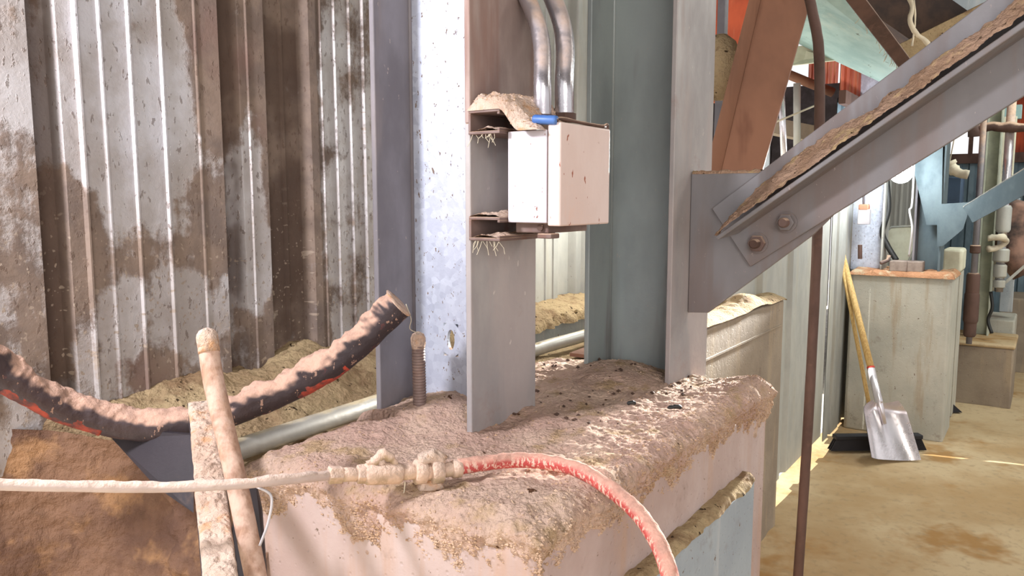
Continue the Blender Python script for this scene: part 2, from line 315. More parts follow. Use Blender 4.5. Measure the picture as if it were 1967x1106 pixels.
def leftwall_mat():
    t = NT('soiled_corrugated_steel')
    S = t.dot(U); z = t.dot(ZU)
    c = t.mix(t.ss(t.noise(7, 4), 0.35, 0.65), lin((196, 192, 192)), lin((174, 166, 162)))
    def blob(s0, z0, a, b):
        x = t.math('POWER', t.math('DIVIDE', t.math('SUBTRACT', S, s0), a), 2.0); y = t.math('POWER', t.math('DIVIDE', t.math('SUBTRACT', z, z0), b), 2.0)
        return t.ss(t.math('ADD', x, y), 1.3, 0.5)
    # paler patches of the sheet; everything else wears a film of brown dirt
    pale_mask = t.math('MAXIMUM', blob(0.93, 1.80, 0.16, 0.34), t.math('MULTIPLY', blob(1.24, 1.50, 0.06, 0.28), 0.8))
    pale_mask = t.math('MAXIMUM', pale_mask, t.math('MULTIPLY', blob(1.0, 1.28, 0.18, 0.10), 0.55))
    pale_mask = t.math('MAXIMUM', pale_mask, t.math('MULTIPLY', t.ss(S, 1.44, 1.50), 0.5))
    pale_mask = t.math('MAXIMUM', pale_mask, t.math('MULTIPLY', t.ss(S, 0.80, 0.70), 0.4))
    n = t.math('ADD', t.noise(6, 7, 0.68), t.math('MULTIPLY', t.math('SUBTRACT', t.noise(1, 3, co=t.mapping((16, 16, 2))), 0.5), 0.5))
    heavy = t.math('MAXIMUM', blob(1.20, 2.0, 0.16, 0.45), blob(1.35, 1.75, 0.10, 0.5))
    k = t.math('SUBTRACT', n, t.math('MULTIPLY', pale_mask, 0.27)); k = t.math('ADD', k, t.math('MULTIPLY', heavy, 0.12))
    dirt = t.ss(k, 0.36, 0.50)
    brown = t.mix(t.ss(t.noise(11, 5), 0.35, 0.65), lin((128, 108, 92)), lin((98, 80, 68)))
    brown = t.mix(t.ss(t.noise(2.3, 3, co=t.mapping(loc=(4, 1, 6))), 0.60, 0.74), brown, lin((112, 82, 70)))
    c = t.mix(t.math('MULTIPLY', dirt, 0.9), c, brown)
    c = t.mix(t.math('MULTIPLY', t.math('MULTIPLY', blob(1.27, 2.12, 0.05, 0.08), t.noise(14, 4)), 1.2), c, lin((176, 92, 60)))
    recess_shade = None  # shade inside the recesses, painted in as darker brown bands
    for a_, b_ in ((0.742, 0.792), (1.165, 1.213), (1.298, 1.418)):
        q = t.math('MULTIPLY', t.ss(S, a_ - 0.004, a_ + 0.006), t.ss(S, b_ + 0.004, b_ - 0.006)); recess_shade = q if recess_shade is None else t.math('MAXIMUM', recess_shade, q)
    c = t.mix(t.math('MULTIPLY', t.math('MULTIPLY', recess_shade, t.ss(t.noise(4, 4), 0.30, 0.5)), 0.75), c, lin((84, 66, 56)))
    c = t.mix(t.math('MULTIPLY', t.math('MULTIPLY', blob(0.94, 1.80, 0.14, 0.26), t.ss(t.noise(5, 5), 0.62, 0.40)), 0.8), c, lin((214, 214, 220)))
    # flecks of clinging dirt, leaning the way they were blown
    fl = t.ss(t.noise(1, 3, 0.6, co=t.mapping((95, 95, 42), rot=(0.7, 0.5, 0))), 0.60, 0.66); c = t.mix(t.math('MULTIPLY', fl, 0.55), c, lin((94, 74, 62)))
    # scratches
    sc = None
    for i, (r, l) in enumerate((((0.9, 0.6, 0.2), (3, 1, 2)), ((-0.7, 0.4, 0.1), (8, 5, 1)), ((0.3, -1.0, 0.5), (1, 9, 4)), ((1.45, 0.1, 0.9), (2, 2, 7)))):
        q = t.ss(t.noise(1, 1.5, 0.5, co=t.mapping((9, 90, 60), rot=r, loc=l)), 0.69, 0.73); sc = q if sc is None else t.math('MAXIMUM', sc, q)
    low = t.math('MAXIMUM', t.ss(z, 1.62, 1.35), t.math('MULTIPLY', t.ss(S, 1.5, 1.6), 0.8))
    c = t.mix(t.math('MULTIPLY', t.math('MULTIPLY', sc, low), 0.8), c, lin((164, 148, 132)))
    chip = t.ss(t.noise(9, 6, 0.75, co=t.mapping(loc=(3, 8, 2))), 0.58, 0.64); c = t.mix(t.math('MULTIPLY', t.math('MULTIPLY', chip, t.ss(z, 1.42, 1.2)), 0.8), c, lin((180, 166, 152)))
    t.set('Base Color', c); t.set('Roughness', t.fmix(dirt, 0.48, 0.9)); t.set('Metallic', t.fmix(dirt, 0.35, 0.0))
    t.bump(t.math('ADD', t.math('ADD', dirt, t.noise(70, 5)), fl), 0.35, 0.004); return t.m
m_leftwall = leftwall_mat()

# ------------------------------------------------------------------ floor, ground, ceiling
n_ = 150
A = np.zeros((n_, n_, 3)); ss_, vv_ = np.meshgrid(np.linspace(-1.5, 11, n_), np.linspace(-4.5, 1.16, n_), indexing='ij')
A[...] = ss_[..., None] * U + vv_[..., None] * V
wx, wy = A[..., 0], A[..., 1]
A[..., 2] = 0.006 * fbm(A, 2.2, 4) + 0.014 * np.exp(-((wy - 3.42 - 0.03 * wx) / 0.035) ** 2) - 0.010
obj('floor', MB().grid(A), m_floor, smooth=True, origin=(0, 0, 0), kind='structure')
g = MB(); g.add([w(-6, 1.2, -0.03), w(16, 1.2, -0.03), w(16, 9, -0.03), w(-6, 9, -0.03)], [(0, 1, 2, 3)])
obj('ground_outside', g, m_ground, origin=(0, 0, 0), kind='structure')
ceil = structure('ceiling', w(4.5, -1.5, 3.5))
for k in range(14):
    s0 = -1.0 + k * 0.8
    obj('roof_board', MB().box(s0, s0 + 0.785, -4.5, 3.5, 3.5 + 0.01 * (k % 2), 3.54 + 0.01 * (k % 2)), m_roof, ceil)

# ------------------------------------------------------------------ left corrugated wall
def corr_panels(root, name, mat, v, prof, z0, z1, th=0.004, sag=0.0):
    """prof: list of panels; each a list of (s, depth towards the room)"""
    for pan in prof:
        pts = []
        ns = []
        for (s0, d0), (s1, d1) in zip(pan[:-1], pan[1:]):
            ns.append((s0, d0))
        ns.append(pan[-1]); zz = np.linspace(z0, z1, 14); mb = MB()
        G = np.zeros((len(ns), len(zz), 3)); B = np.zeros_like(G)
        for i, (s, d) in enumerate(ns):
            for j, z in enumerate(zz):
                wob = 0.003 * float(fbm(np.array([s * 3, z * 1.5, v]), 1.0, 2))
                G[i, j] = w(s, v - d + wob, z); B[i, j] = w(s, v - d + wob + th, z)
        mb.grid(G[:, ::-1]); mb.grid(B); obj(name, mb, mat, root)
def rib(s, h=0.006, wd=0.005, base=0.03): return [(s - wd, base), (s - wd * 0.3, base + h), (s + wd * 0.3, base + h), (s + wd, base)]
wl = structure('wall_left')
P1 = [(-0.5, 0.03), (0.33, 0.03), (0.35, 0.0), (0.42, 0.0), (0.44, 0.03)] + rib(0.55) + rib(0.63) + [(0.738, 0.034), (0.752, 0.0), (0.785, 0.0)]
P2 = [(0.785, 0.0), (0.795, 0.03)] + rib(0.831, 0.010, 0.006) + rib(0.88) + rib(0.942) + rib(1.014) + rib(1.10, 0.003) + [(1.155, 0.036), (1.172, 0.0), (1.205, 0.0)]
P3 = [(1.205, 0.0), (1.216, 0.026)] + rib(1.24, 0.004, 0.004, 0.026) + [(1.288, 0.03), (1.30, 0.0)] + rib(1.36, 0.008, 0.005, 0.0) + [(1.415, 0.0), (1.43, 0.032)]
P4 = [(1.43, 0.032), (1.452, 0.034)] + rib(1.47) + rib(1.52) + rib(1.575) + rib(1.625, 0.009) + [(1.68, 0.032), (1.70, 0.008), (1.76, 0.008), (1.775, 0.03)]
P5 = [(1.775, 0.03)] + rib(1.88) + rib(2.0) + [(2.15, 0.03), (2.165, 0.0), (2.22, 0.0), (2.235, 0.03)] + rib(2.34)
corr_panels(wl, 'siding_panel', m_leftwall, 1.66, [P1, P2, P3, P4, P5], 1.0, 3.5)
P6 = [(2.345, 0.03)] + rib(2.50) + rib(2.60) + rib(2.66) + [(2.70, 0.03), (2.72, 0.0), (2.83, 0.0), (2.85, 0.03)] + rib(2.93) + rib(3.0)
P7 = [(3.005, 0.03)] + rib(3.1) + [(3.22, 0.03), (3.24, 0.0), (3.4, 0.0), (3.42, 0.03), (3.7, 0.03)]
corr_panels(wl, 'siding_panel', m_siding, 1.66, [P6, P7], 0.2, 3.5)

# right continuation of the wall, nearer the aisle
wb = structure('wall_back')
def trap(s0, s1, pitch=0.26, d=0.022):
    o = [(s0, d)]; s = s0 + 0.03
    while s + pitch < s1: o += [(s + pitch * 0.45, d), (s + pitch * 0.53, 0), (s + pitch * 0.85, 0), (s + pitch * 0.93, d)]; s += pitch
    return o + [(s1, d)]
sp = [2.9, 3.44, 3.98, 4.52, 5.045]
corr_panels(wb, 'siding_panel', m_siding, 1.13, [trap(a, b) for a, b in zip(sp[:-1], sp[1:])], 0.045, 1.62)
corr_panels(wb, 'siding_panel', m_siding, 1.13, [[(5.075, 0.03), (5.20, 0.03), (5.21, 0.0), (5.26, 0.0), (5.27, 0.03), (5.48, 0.03)]] + [trap(a, a + 0.6) for a in (5.48, 6.08, 6.68, 7.28, 7.88, 8.48, 9.08)], 0.0, 1.85)
corr_panels(wb, 'dark_panel', m_bluesid, 1.13, [trap(a, a + 0.6, 0.15) for a in (5.1, 5.7, 6.3, 6.9, 7.5, 8.1, 8.7)], 1.85, 2.14)
corr_panels(wb, 'rust_panel', m_redwall, 1.12, [trap(a, a + 0.6, 0.15) for a in (5.1, 5.7, 6.3, 6.9, 7.5, 8.1, 8.7)], 2.14, 3.5)
obj('girt', MB().box(5.08, 9.6, 1.06, 1.10, 2.10, 2.18), m_darkrust, wb)
obj('top_angle', MB().box(2.9, 5.045, 1.10, 1.135, 1.615, 1.63), m_siding, wb)
obj('trim_1', MB().box(2.89, 2.90, 1.10, 1.66, 0.0, 1.62), m_siding, origin=w(2.9, 1.4, 0), kind='structure')
wo = structure('wall_outer')
corr_panels(wo, 'dark_panel', plain('soot_dark_sheet', (92, 84, 88), 0.8, c2=(66, 60, 64)), 2.6, [trap(a, a + 0.8, 0.2) for a in (6.2, 7.0, 7.8, 8.6, 9.4, 10.2, 11.0)], 0.0, 2.55)
corr_panels(wo, 'rust_panel', m_redwall, 2.62, [trap(a, a + 0.8, 0.2) for a in (6.2, 7.0, 7.8, 8.2, 10.3, 11.1)], 2.55, 3.5)
obj('girt', MB().box(6.2, 11.8, 2.50, 2.56, 2.5, 2.62), m_rustst, wo)

# far end wall of blue-grey sheets with a rust-red upper part
wf = structure('wall_far')
def end_panels(v0, v1, z0, z1, mat, s=9.6, pitch=0.5, name='end_panel'):
    v = v0
    while v < v1 - 1e-6:
        e = min(v + pitch, v1); mb = MB(); zz = (z0, z1); pr = []
        q = v
        while q < e - 0.01: pr += [(q, 0), (q + 0.05, 0), (q + 0.065, 0.03), (q + 0.11, 0.03)]; q += 0.125
        pr = [p for p in pr if p[0] < e] + [(e, 0)]
        G = np.array([[w(s - d, vv, z) for z in zz] for vv, d in pr]); mb.grid(G); mb.grid(G[:, ::-1] + U * 0.004); obj(name, mb, mat, wf); v = e
end_panels(-4.5, 1.1, 0.0, 1.95, m_bluesid)
end_panels(-4.5, 0.55, 1.95, 3.5, m_redwall)
end_panels(0.95, 1.1, 1.95, 3.5, m_redwall)
obj('sill_beam', MB().box(9.50, 9.58, -4.5, 1.1, 1.9, 2.0), m_darkrust, wf)
obj('mullion', MB().box(9.55, 9.60, 0.72, 0.76, 2.0, 3.5), m_darkrust, wf)

# ------------------------------------------------------------------ near pedestal
def wrap(q, e0, e1, r):
    """folds a flat coordinate over the edges e0 and e1: returns position and drop"""
    pos = q.copy(); drop = np.zeros_like(q); L = r * math.pi / 2
    for e, sg in ((e0, -1), (e1, 1)):
        if e is None: continue
        d = (q - (e - sg * r)) * sg; a = np.clip(d, 0, L) / r; over = np.clip(d - L, 0, None)
        pos = np.where(d > 0, e - sg * r + sg * r * np.sin(a), pos); drop = np.where(d > 0, r * (1 - np.cos(a)) + over, drop)
    return pos, drop
S0, S1, V0, V1 = 0.872, 1.935, 0.552, 1.20
ped = thing('concrete_pedestal', 'wide concrete pedestal under a blanket of sawdust carrying the two steel columns', 'pedestal', w(1.4, 0.87, 0))
obj('body', MB().box(S0, S1, V0, 1.18, -0.02, 1.045), m_conc, ped, bevel=0.02)
pm = MB(); pm.box(S0 - 0.012, 1.745, V0 - 0.030, V0 + 0.002, -0.02, 0.888)
a1, a2 = np.meshgrid(np.linspace(S0 - 0.014, 1.747, 160), np.linspace(0, 1, 14), indexing='ij'); PP = np.stack([a1, a2 * 0.03, a1 * 0], -1)
obj('ledge_dust', MB().grid(a1[..., None] * U + (V0 - 0.034 + 0.004 * fbm(PP, 30, 3, 1) + 0.036 * a2)[..., None] * V + (0.886 + 0.016 * np.clip(a2 * 2.5, 0, 1) ** 0.6 + 0.004 * fbm(PP, 25, 3, 4))[..., None] * ZU), m_ledge, ped, smooth=True, kind='stuff')
obj('side_panel', pm, m_plate, ped, bevel=0.004, label='blue-grey panel on the side facing the aisle')
nq, nv = 420, 300
q1 = np.linspace(S0 - 0.17, S1 + 0.10, nq); q2 = np.linspace(V0 - 0.15, 1.185 + 0.10, nv)
Q1, Q2 = np.meshgrid(q1, q2, indexing='ij')
ps, ds = wrap(Q1, S0, S1, 0.03); pv, dv = wrap(Q2, V0, 1.185, 0.03)
drop = np.sqrt(ds ** 2 + dv ** 2)
pts = np.stack([Q1, Q2, drop * 0], -1)
n1 = fbm(pts, 5, 4, 1); n2 = fbm(pts, 38, 4, 2); n3 = fbm(pts, 110, 3, 3)
def bump2(s, v, a, b, h): return h * np.exp(-((Q1 - s) / a) ** 2 - ((Q2 - v) / b) ** 2)
hh = 0.022 + 0.010 * n1 + 0.0032 * n2 + 0.0016 * n3
hh += bump2(1.09, 1.10, 0.08, 0.07, 0.022) + bump2(1.30, 1.03, 0.10, 0.10, 0.040) + bump2(1.20, 1.04, 0.06, 0.06, 0.016)
hh += bump2(1.75, 0.90, 0.16, 0.14, 0.030) + bump2(1.50, 0.90, 0.10, 0.06, 0.010) - bump2(1.55, 0.80, 0.10, 0.035, 0.010)
hh += bump2(1.90, 0.60, 0.20, 0.05, 0.008) + bump2(1.45, 1.15, 0.2, 0.08, 0.012)
hh -= 0.022 / (1 + np.exp(-(Q2 - 1.08) / 0.03)) * (Q1 < 1.15)
rough_edge = np.exp(-((Q1 - S0 - 0.02) / 0.06) ** 2) + np.exp(-((Q2 - V0 - 0.01) / 0.05) ** 2)
hh += 0.006 * rough_edge * fbm(pts, 24, 4, 5)
z = 1.055 + hh - drop
edge = np.clip(drop / 0.03, 0, 1)
thick = 0.012 + 0.008 * fbm(pts, 9, 3, 6) + 0.004 * fbm(pts, 60, 3, 7) - np.clip(drop - 0.02, 0, None) * 0.26
flank = 0.004 * edge * fbm(pts, 34, 3, 9) + 0.003 * edge * fbm(pts, 90, 3, 10)
outS = np.where(ds > 0, np.clip(ds / 0.03, 0, 1), 0) * (thick + flank); outV = np.where(dv > 0, np.clip(dv / 0.03, 0, 1), 0) * (thick + flank)
sgn = np.where(Q1 < 1.4, -1.0, 1.0)
G = (ps + sgn * outS)[..., None] * U + (pv - outV * np.where(Q2 < 0.9, 1.0, -1.0))[..., None] * V + z[..., None] * ZU
obj('dust_blanket', MB().grid(G), m_dust, ped, smooth=True, kind='stuff')
def zped(s, v):
    i = int(np.clip(np.searchsorted(q1, s), 0, nq - 1)); j = int(np.clip(np.searchsorted(q2, v), 0, nv - 1)); return float(z[i, j])

# crumbs, one mesh
def crumbs(points, sizes):
    mb = MB(); t = (1 + 5 ** 0.5) / 2
    base = np.array([(1, 0, 0), (-1, 0, 0), (0, 1, 0), (0, -1, 0), (0, 0, 1), (0, 0, -1)], float)
    fs = [(0, 2, 4), (2, 1, 4), (1, 3, 4), (3, 0, 4), (2, 0, 5), (1, 2, 5), (3, 1, 5), (0, 3, 5)]
    for p, r in zip(points, sizes):
        b = base * (0.6 + 0.8 * rng.random((6, 1))) * r; b[:, 0] *= 1.3; a = rng.random() * 6.28
        x = b[:, 0] * math.cos(a) - b[:, 1] * math.sin(a); y = b[:, 0] * math.sin(a) + b[:, 1] * math.cos(a)
        mb.add(np.stack([x, y, b[:, 2] * 0.8], 1) + p, fs)
    return mb
pp, rr = [], []
for k in range(16000):
    if k % 2: i = rng.integers(20, nq - 12); j = int(abs(rng.normal(0, 24))) + 18
    elif k % 4 == 0: i = int(abs(rng.normal(0, 26))) + 10; j = rng.integers(15, nv - 5)
    else: i = rng.integers(10, nq - 10); j = rng.integers(10, nv - 5)
    if i < nq and j < nv and drop[i, j] < 0.09: pp.append(G[i, j]); rr.append(0.0007 + 0.0024 * rng.random() ** 3)
for k in range(9000):      # loose crumbs thickest along the slumped lip
    if k % 3: i = rng.integers(12, nq - 14); j = int(abs(rng.normal(0, 9)) + 22)
    else: i = int(abs(rng.normal(0, 9)) + 26); j = rng.integers(20, nv - 40)
    pp.append(G[i, j] - (V * 0.001 if k % 3 else U * 0.001)); rr.append(0.001 + 0.0022 * rng.random() ** 2)
obj('crumbs', crumbs(pp, rr), m_clod, ped, kind='stuff')
obj('bark_chips', crumbs([w(s, v, zped(s, v) + 0.002) for s, v in zip(rng.uniform(1.3, 1.9, 70), rng.uniform(0.66, 1.15, 70))], rng.uniform(0.002, 0.006, 70)), plain('dark_bark', (84, 62, 50), 0.9), ped, kind='stuff')
for (x, y, r) in ((1213, 775, 0.008), (1296, 783, 0.013), (1140, 738, 0.008)):
    p = onz(x, y, 1.085); mb = MB(); mb.tube(smooth_path([p - [r * 1.2, 0, 0], p + [0, 0, 0.002], p + [r * 1.2, 0.003, 0]], 5), [0.002] + [0.004] * 9 + [0.002], 8, amp=0.002, nsc=200)
    lab = {1213: 'small dark chip of bark in the sawdust right of the near column', 1296: 'larger flat dark chip of bark on the sawdust in front of the second column', 1140: 'small brown chip of bark behind, at the second column’s left foot'}[x]
    obj('bark_chip', mb, m_black, smooth=True, label=lab, tag='bark chip')

# ------------------------------------------------------------------ ledge behind the pedestal and the dirt face at left
ns_, nv_ = 620, 170
vq = np.linspace(1.16, 1.655, nv_)
crest = np.interp(vq, [1.16, 1.30, 1.48, 1.60, 1.66], [0.88, 0.89, 0.86, 0.74, 0.62])
t_ = np.linspace(0, 1, ns_)
Gl = np.zeros((ns_, nv_, 3))
hw = np.interp(vq, [1.16, 1.30, 1.40, 1.50, 1.66], [1.02, 1.02, 1.03, 1.06, 1.125])
for j, (v, c, h0) in enumerate(zip(vq, crest, hw)):
    q = c - 0.075 + t_ ** 1.1 * (3.2 - c + 0.075)
    pos, dr = wrap(q, c, None, 0.05)
    P = np.stack([q, np.full(ns_, v), np.zeros(ns_)], -1)
    far = 1 / (1 + np.exp(-(q - 2.15) / 0.06)); base = h0 * (1 - far) + 1.0 * far
    m = 0.030 * fbm(P, 4.5, 3, 12) * np.clip((v - 1.28) / 0.2, 0, 1) + 0.010 * fbm(P, 16, 4, 13) * np.clip((v - 1.2) / 0.15, 0.25, 1) + 0.003 * fbm(P, 70, 3, 14)
    m += 0.045 * np.exp(-((q - 1.08) / 0.10) ** 2 - ((v - 1.60) / 0.07) ** 2) + 0.05 * np.exp(-((q - 1.33) / 0.11) ** 2 - ((v - 1.58) / 0.09) ** 2)
    m += 0.04 * np.exp(-((q - 1.62) / 0.12) ** 2 - ((v - 1.52) / 0.07) ** 2)
    m = m * (1 - 0.8 * far)
    out = np.clip(dr / 0.05, 0, 1) * (0.02 + 0.030 * fbm(P, 5, 4, 15) + 0.006 * fbm(P, 30, 3, 16) - 0.05 * np.clip(1 - dr / 0.9, 0, 1) + 0.10 * np.clip(dr, 0, 1))
    Gl[:, j] = (pos - out)[:, None] * U + v * V + (base + m - dr)[:, None] * ZU
obj('dust_bank', MB().grid(Gl), m_ledge, smooth=True, origin=w(1.9, 1.4, 0.0), label='bank of sawdust heaped on the ledge along the foot of the corrugated wall', tag='sawdust', kind='stuff')
# vertical dirt face of the trench left of the pedestal
nf, ng = 260, 150
F1, F2 = np.meshgrid(np.linspace(1.14, 2.1, nf), np.linspace(0.0, 0.92, ng), indexing='ij')
cr = np.interp(F1, [1.16, 1.30, 1.48, 1.60, 1.66, 2.1], [0.865, 0.872, 0.84, 0.715, 0.60, 0.2]); top = np.interp(F1, [1.16, 1.30, 1.40, 1.50, 1.66], [1.0, 1.0, 1.01, 1.045, 1.10])
P = np.stack([F1, F2 * 0, F2], -1)
o_ = 0.045 * fbm(P, 3.2, 4, 20) + 0.012 * fbm(P, 16, 4, 21) + 0.003 * fbm(P, 60, 3, 22) + 0.06 * F2
Gf = (cr - 0.005 - o_)[..., None] * U + F1[..., None] * V + (top - F2)[..., None] * ZU
obj('earth_face', MB().grid(Gf), m_dirt, smooth=True, origin=w(0.8, 1.4, 0.0), label='steep face of packed orange-brown dirt at lower left below the sagging hose', tag='dirt', kind='stuff')
# pale blue kerb under the far wall with dust on it
kb = thing('kerb_beam', 'pale blue-grey kerb topped with bright sawdust, seen between the two columns', 'kerb', w(2.7, 1.56, 0.9))
obj('beam_body', MB().box(2.16, 3.2, 1.50, 1.655, 0.98, 1.075), m_plate, kb, bevel=0.004)
a1, a2 = np.meshgrid(np.linspace(2.14, 3.2, 220), np.linspace(0, 1, 60), indexing='ij'); PP = np.stack([a1, a2 * 0.2, a1 * 0], -1)
G2 = a1[..., None] * U + (1.47 + 0.185 * a2 + 0.012 * fbm(PP, 30, 3, 3) * (a2 < 0.1))[..., None] * V + (1.065 + 0.05 * np.clip(a2 * 5, 0, 1) ** 0.5 + 0.02 * a2 + 0.008 * fbm(PP, 12, 4, 5))[..., None] * ZU
obj('dust_cover', MB().grid(G2), m_ledge, kb, smooth=True, kind='stuff')

# pipe along the ledge
pp_ = thing('ledge_pipe', 'grey pipe lying along the ledge behind the pedestal', 'pipe', w(0.96, 1.30, 0.98))
_a, _b = onz(455, 864, 1.052), onz(745, 768, 1.052); _d = _b - _a
path = smooth_path([_a - _d * 0.12, _a, _b, onz(1030, 671, 1.045), onz(1127, 643, 1.045), onz(1300, 590, 1.045)], 14)
obj('pipe_body', MB().tube(path, 0.0215, 20), m_pipe, pp_, smooth=True)
k_ = 30; obj('coupling', MB().tube(path[k_:k_ + 4], 0.026, 20), m_pipe, pp_, smooth=True)
# brown plank / sheet in the trough
bp = MB(); a = w(2.2, 1.30, 1.005); bp.bar(w(2.2, 1.22, 1.02), w(3.0, 1.24, 1.035), 0.12, 0.012, side=V)
obj('brown_board', bp, m_rustst, label='brown board lying on the ledge in front of the kerb, seen between the columns', tag='board')

# ------------------------------------------------------------------ columns
def hole_plate(mb, s0, s1, v0, v1, z0, z1, hv, hz, rv, rz, n=20):
    """web with an oval hole"""
    ring = [(hv + rv * math.cos(a) , hz + rz * math.sin(a)) for a in np.arange(n) / n * 2 * math.pi]
    cell = (max(v0, hv - rv * 2.0), min(v1, hv + rv * 2.0), hz - rz * 1.6, hz + rz * 1.6)
    def sq(a):
        c, sn = math.cos(a), math.sin(a); dx = (cell[1] - cell[0]) / 2; dz = (cell[3] - cell[2]) / 2; k = min(dx / max(abs(c), 1e-6), dz / max(abs(sn), 1e-6))
        return ((cell[0] + cell[1]) / 2 + c * k, hz + sn * k)
    outer = [sq(a) for a in np.arange(n) / n * 2 * math.pi]
    for s, fl in ((s0, 1), (s1, 0)):
        vs = [w(s, *p) for p in ring] + [w(s, *p) for p in outer]
        mb.add(vs, [(i, (i + 1) % n, n + (i + 1) % n, n + i) if fl else (n + i, n + (i + 1) % n, (i + 1) % n, i) for i in range(n)])
    mb.add([w(s0, *p) for p in ring] + [w(s1, *p) for p in ring], [(i, n + i, n + (i + 1) % n, (i + 1) % n) for i in range(n)])
    mb.box(s0, s1, v0, v1, z0, cell[2]); mb.box(s0, s1, v0, v1, cell[3], z1)
    if cell[0] > v0: mb.box(s0, s1, v0, cell[0], cell[2], cell[3])
    if cell[1] < v1: mb.box(s0, s1, cell[1], v1, cell[2], cell[3])
def hcol(root, s0, s1, v0, v1, z0, z1, mats, tf=0.013, tw=0.009, hole=None, frontsplit=None):
    sm = (s0 + s1) / 2
    if frontsplit:
        obj('flange', MB().box(s0, s1, v0, v0 + tf, z0, frontsplit), mats[0], root, bevel=0.002)
        obj('flange', MB().box(s0, s1, v0, v0 + tf, frontsplit, z1), mats[3], root, bevel=0.002, label='rust-streaked upper flange')
    else: obj('flange', MB().box(s0, s1, v0, v0 + tf, z0, z1), mats[0], root, bevel=0.002)
    obj('flange', MB().box(s0, s1, v1 - tf, v1, z0, z1), mats[2], root, bevel=0.002)
    mb = MB()
    if hole: hole_plate(mb, sm - tw / 2, sm + tw / 2, v0 + tf, v1 - tf, z0, z1, *hole)
    else: mb.box(sm - tw / 2, sm + tw / 2, v0 + tf, v1 - tf, z0, z1)
    obj('web', mb, mats[1], root)
    mb = MB()
    for sg in (-1, 1):
        mb.tube([w(sm + sg * (tw / 2 + 0.001), v1 - tf, z0), w(sm + sg * (tw / 2 + 0.001), v1 - tf, z1)], 0.005, 8)
        mb.tube([w(sm + sg * (tw / 2 + 0.001), v0 + tf, z0), w(sm + sg * (tw / 2 + 0.001), v0 + tf, z1)], 0.005, 8)
    obj('fillet', mb, mats[2], root, smooth=True)
c1 = thing('steel_column', 'near steel H-column with a bright galvanised web and the junction box on it', 'column', w(1.28, 1.03, 1.05))
hh_ = sv(ons(868, 652, 1.285))
hcol(c1, 1.172, 1.400, 0.90, 1.155, 1.055, 3.5, (m_colface, m_galv, m_coldark, m_colface_rust), hole=(hh_[1], hh_[2], 0.010, 0.022), frontsplit=1.67)
c2 = thing('steel_column', 'second steel H-column, blue-grey, to the right of the one with the junction box', 'column', w(1.89, 0.87, 1.05))
hcol(c2, 1.765, 2.015, 0.745, 0.985, 1.055, 3.5, (m_colface, m_col2, m_col2, m_colface))

# anchor rod
rp = onz(807, 792, 1.09); tp = ony(803, 648, rp[1]); rt_ = thing('anchor_rod', 'dust-caked threaded anchor rod sticking up beside the near column', 'threaded rod', (rp[0], rp[1], 1.06))
zz = np.arange(1.07, tp[2], 0.0015); rad = 0.0125 + 0.0022 * (np.abs(((zz / 0.006) % 1) - 0.5) * 2)
path = np.stack([np.interp(zz, [1.07, tp[2]], [rp[0], tp[0]]), np.full_like(zz, rp[1]), zz], 1)
obj('threaded_shank', MB().tube(path, rad, 20, amp=0.0012, nsc=120), m_strut, rt_, smooth=True)
cp = path[-1]; obj('dust_cap', MB().tube([cp - [0, 0, 0.025], cp - [0, 0, 0.012], cp, cp + [0, 0, 0.008], cp + [0, 0, 0.013]], [0.013, 0.0155, 0.0155, 0.012, 0.003], 18, amp=0.003, nsc=90), m_thick, rt_, smooth=True, kind='stuff')
b0 = path[0]; obj('nut', MB().tube([b0 - [0, 0, 0.01], b0 + [0, 0, 0.022], b0 + [0, 0, 0.030]], [0.026, 0.026, 0.019], 6, amp=0.002, nsc=60), m_thick, rt_, bevel=0.003)
# thin dangling wire from hose end to rod
# ------------------------------------------------------------------ struts, box, conduits
def strut(label, z0, z1, s_end):
    t = thing('strut_channel', label, 'bracket', w(1.25, 0.87, z0)); v0, v1 = 0.828, 0.899; mb = MB(); th = 0.0055
    mb.box(1.165, s_end, v0, v1, z0, z0 + th); mb.box(1.165, s_end, v0, v1, z1 - th, z1); mb.box(1.165, s_end, v1 - th, v1, z0 + th, z1 - th)
    mb.box(1.165, s_end, v0, v0 + th, z0 + th, z0 + 0.010); mb.box(1.165, s_end, v0, v0 + th, z1 - 0.010, z1 - th)
    obj('channel', mb, m_strut, t, bevel=0.001)
    for zb, hgt, nm in ((z1, 0.016 if z0 > 1.6 else 0.010, 1), (z0 + th, 0.007, 2)):
        a1, a2 = np.meshgrid(np.linspace(1.1655, s_end, 60), np.linspace(0, 1, 40), indexing='ij'); PP = np.stack([a1, a2 * 0.08, a1 * 0 + zb], -1)
        prof = np.sin(np.clip(a2, 0, 1) * math.pi) ** 0.5 * np.clip((a1 - 1.158) / 0.02, 0, 1) ** 0.5
        lo, hi = (v0, v1) if nm == 1 else (v0 + 0.001, v1 - th)
        GG = a1[..., None] * U + (lo + (hi - lo) * a2)[..., None] * V + (zb - 0.001 + prof * (hgt + 0.004 * fbm(PP, 40, 3, 2) + 0.002 * fbm(PP, 120, 2, 2)) * (1.0))[..., None] * ZU
        obj('dust_layer', MB().grid(GG), m_thick, t, smooth=True, kind='stuff')
    return t
strut('upper strut bracket heaped with sawdust behind the junction box', 1.648, 1.692, 1.36)
strut('lower strut bracket under the junction box', 1.453, 1.497, 1.36)
BX0, BX1 = 1.188, 1.372
jb = thing('junction_box', 'pale painted junction box with its lid hanging on the near column', 'junction box', w(1.28, 0.77, 1.485))
obj('body', MB().box(BX0, BX1 - 0.004, 0.742, 0.826, 1.487, 1.652), m_whitepaint, jb, bevel=0.002)
obj('lid', MB().box(BX0 - 0.002, BX1, 0.712, 0.739, 1.482, 1.664), m_lid, jb, bevel=0.003, label='pinkish lid with rust spots')
obj('gasket', MB().box(BX0 + 0.003, BX1 - 0.006, 0.7385, 0.743, 1.489, 1.65), m_darkrust, jb)
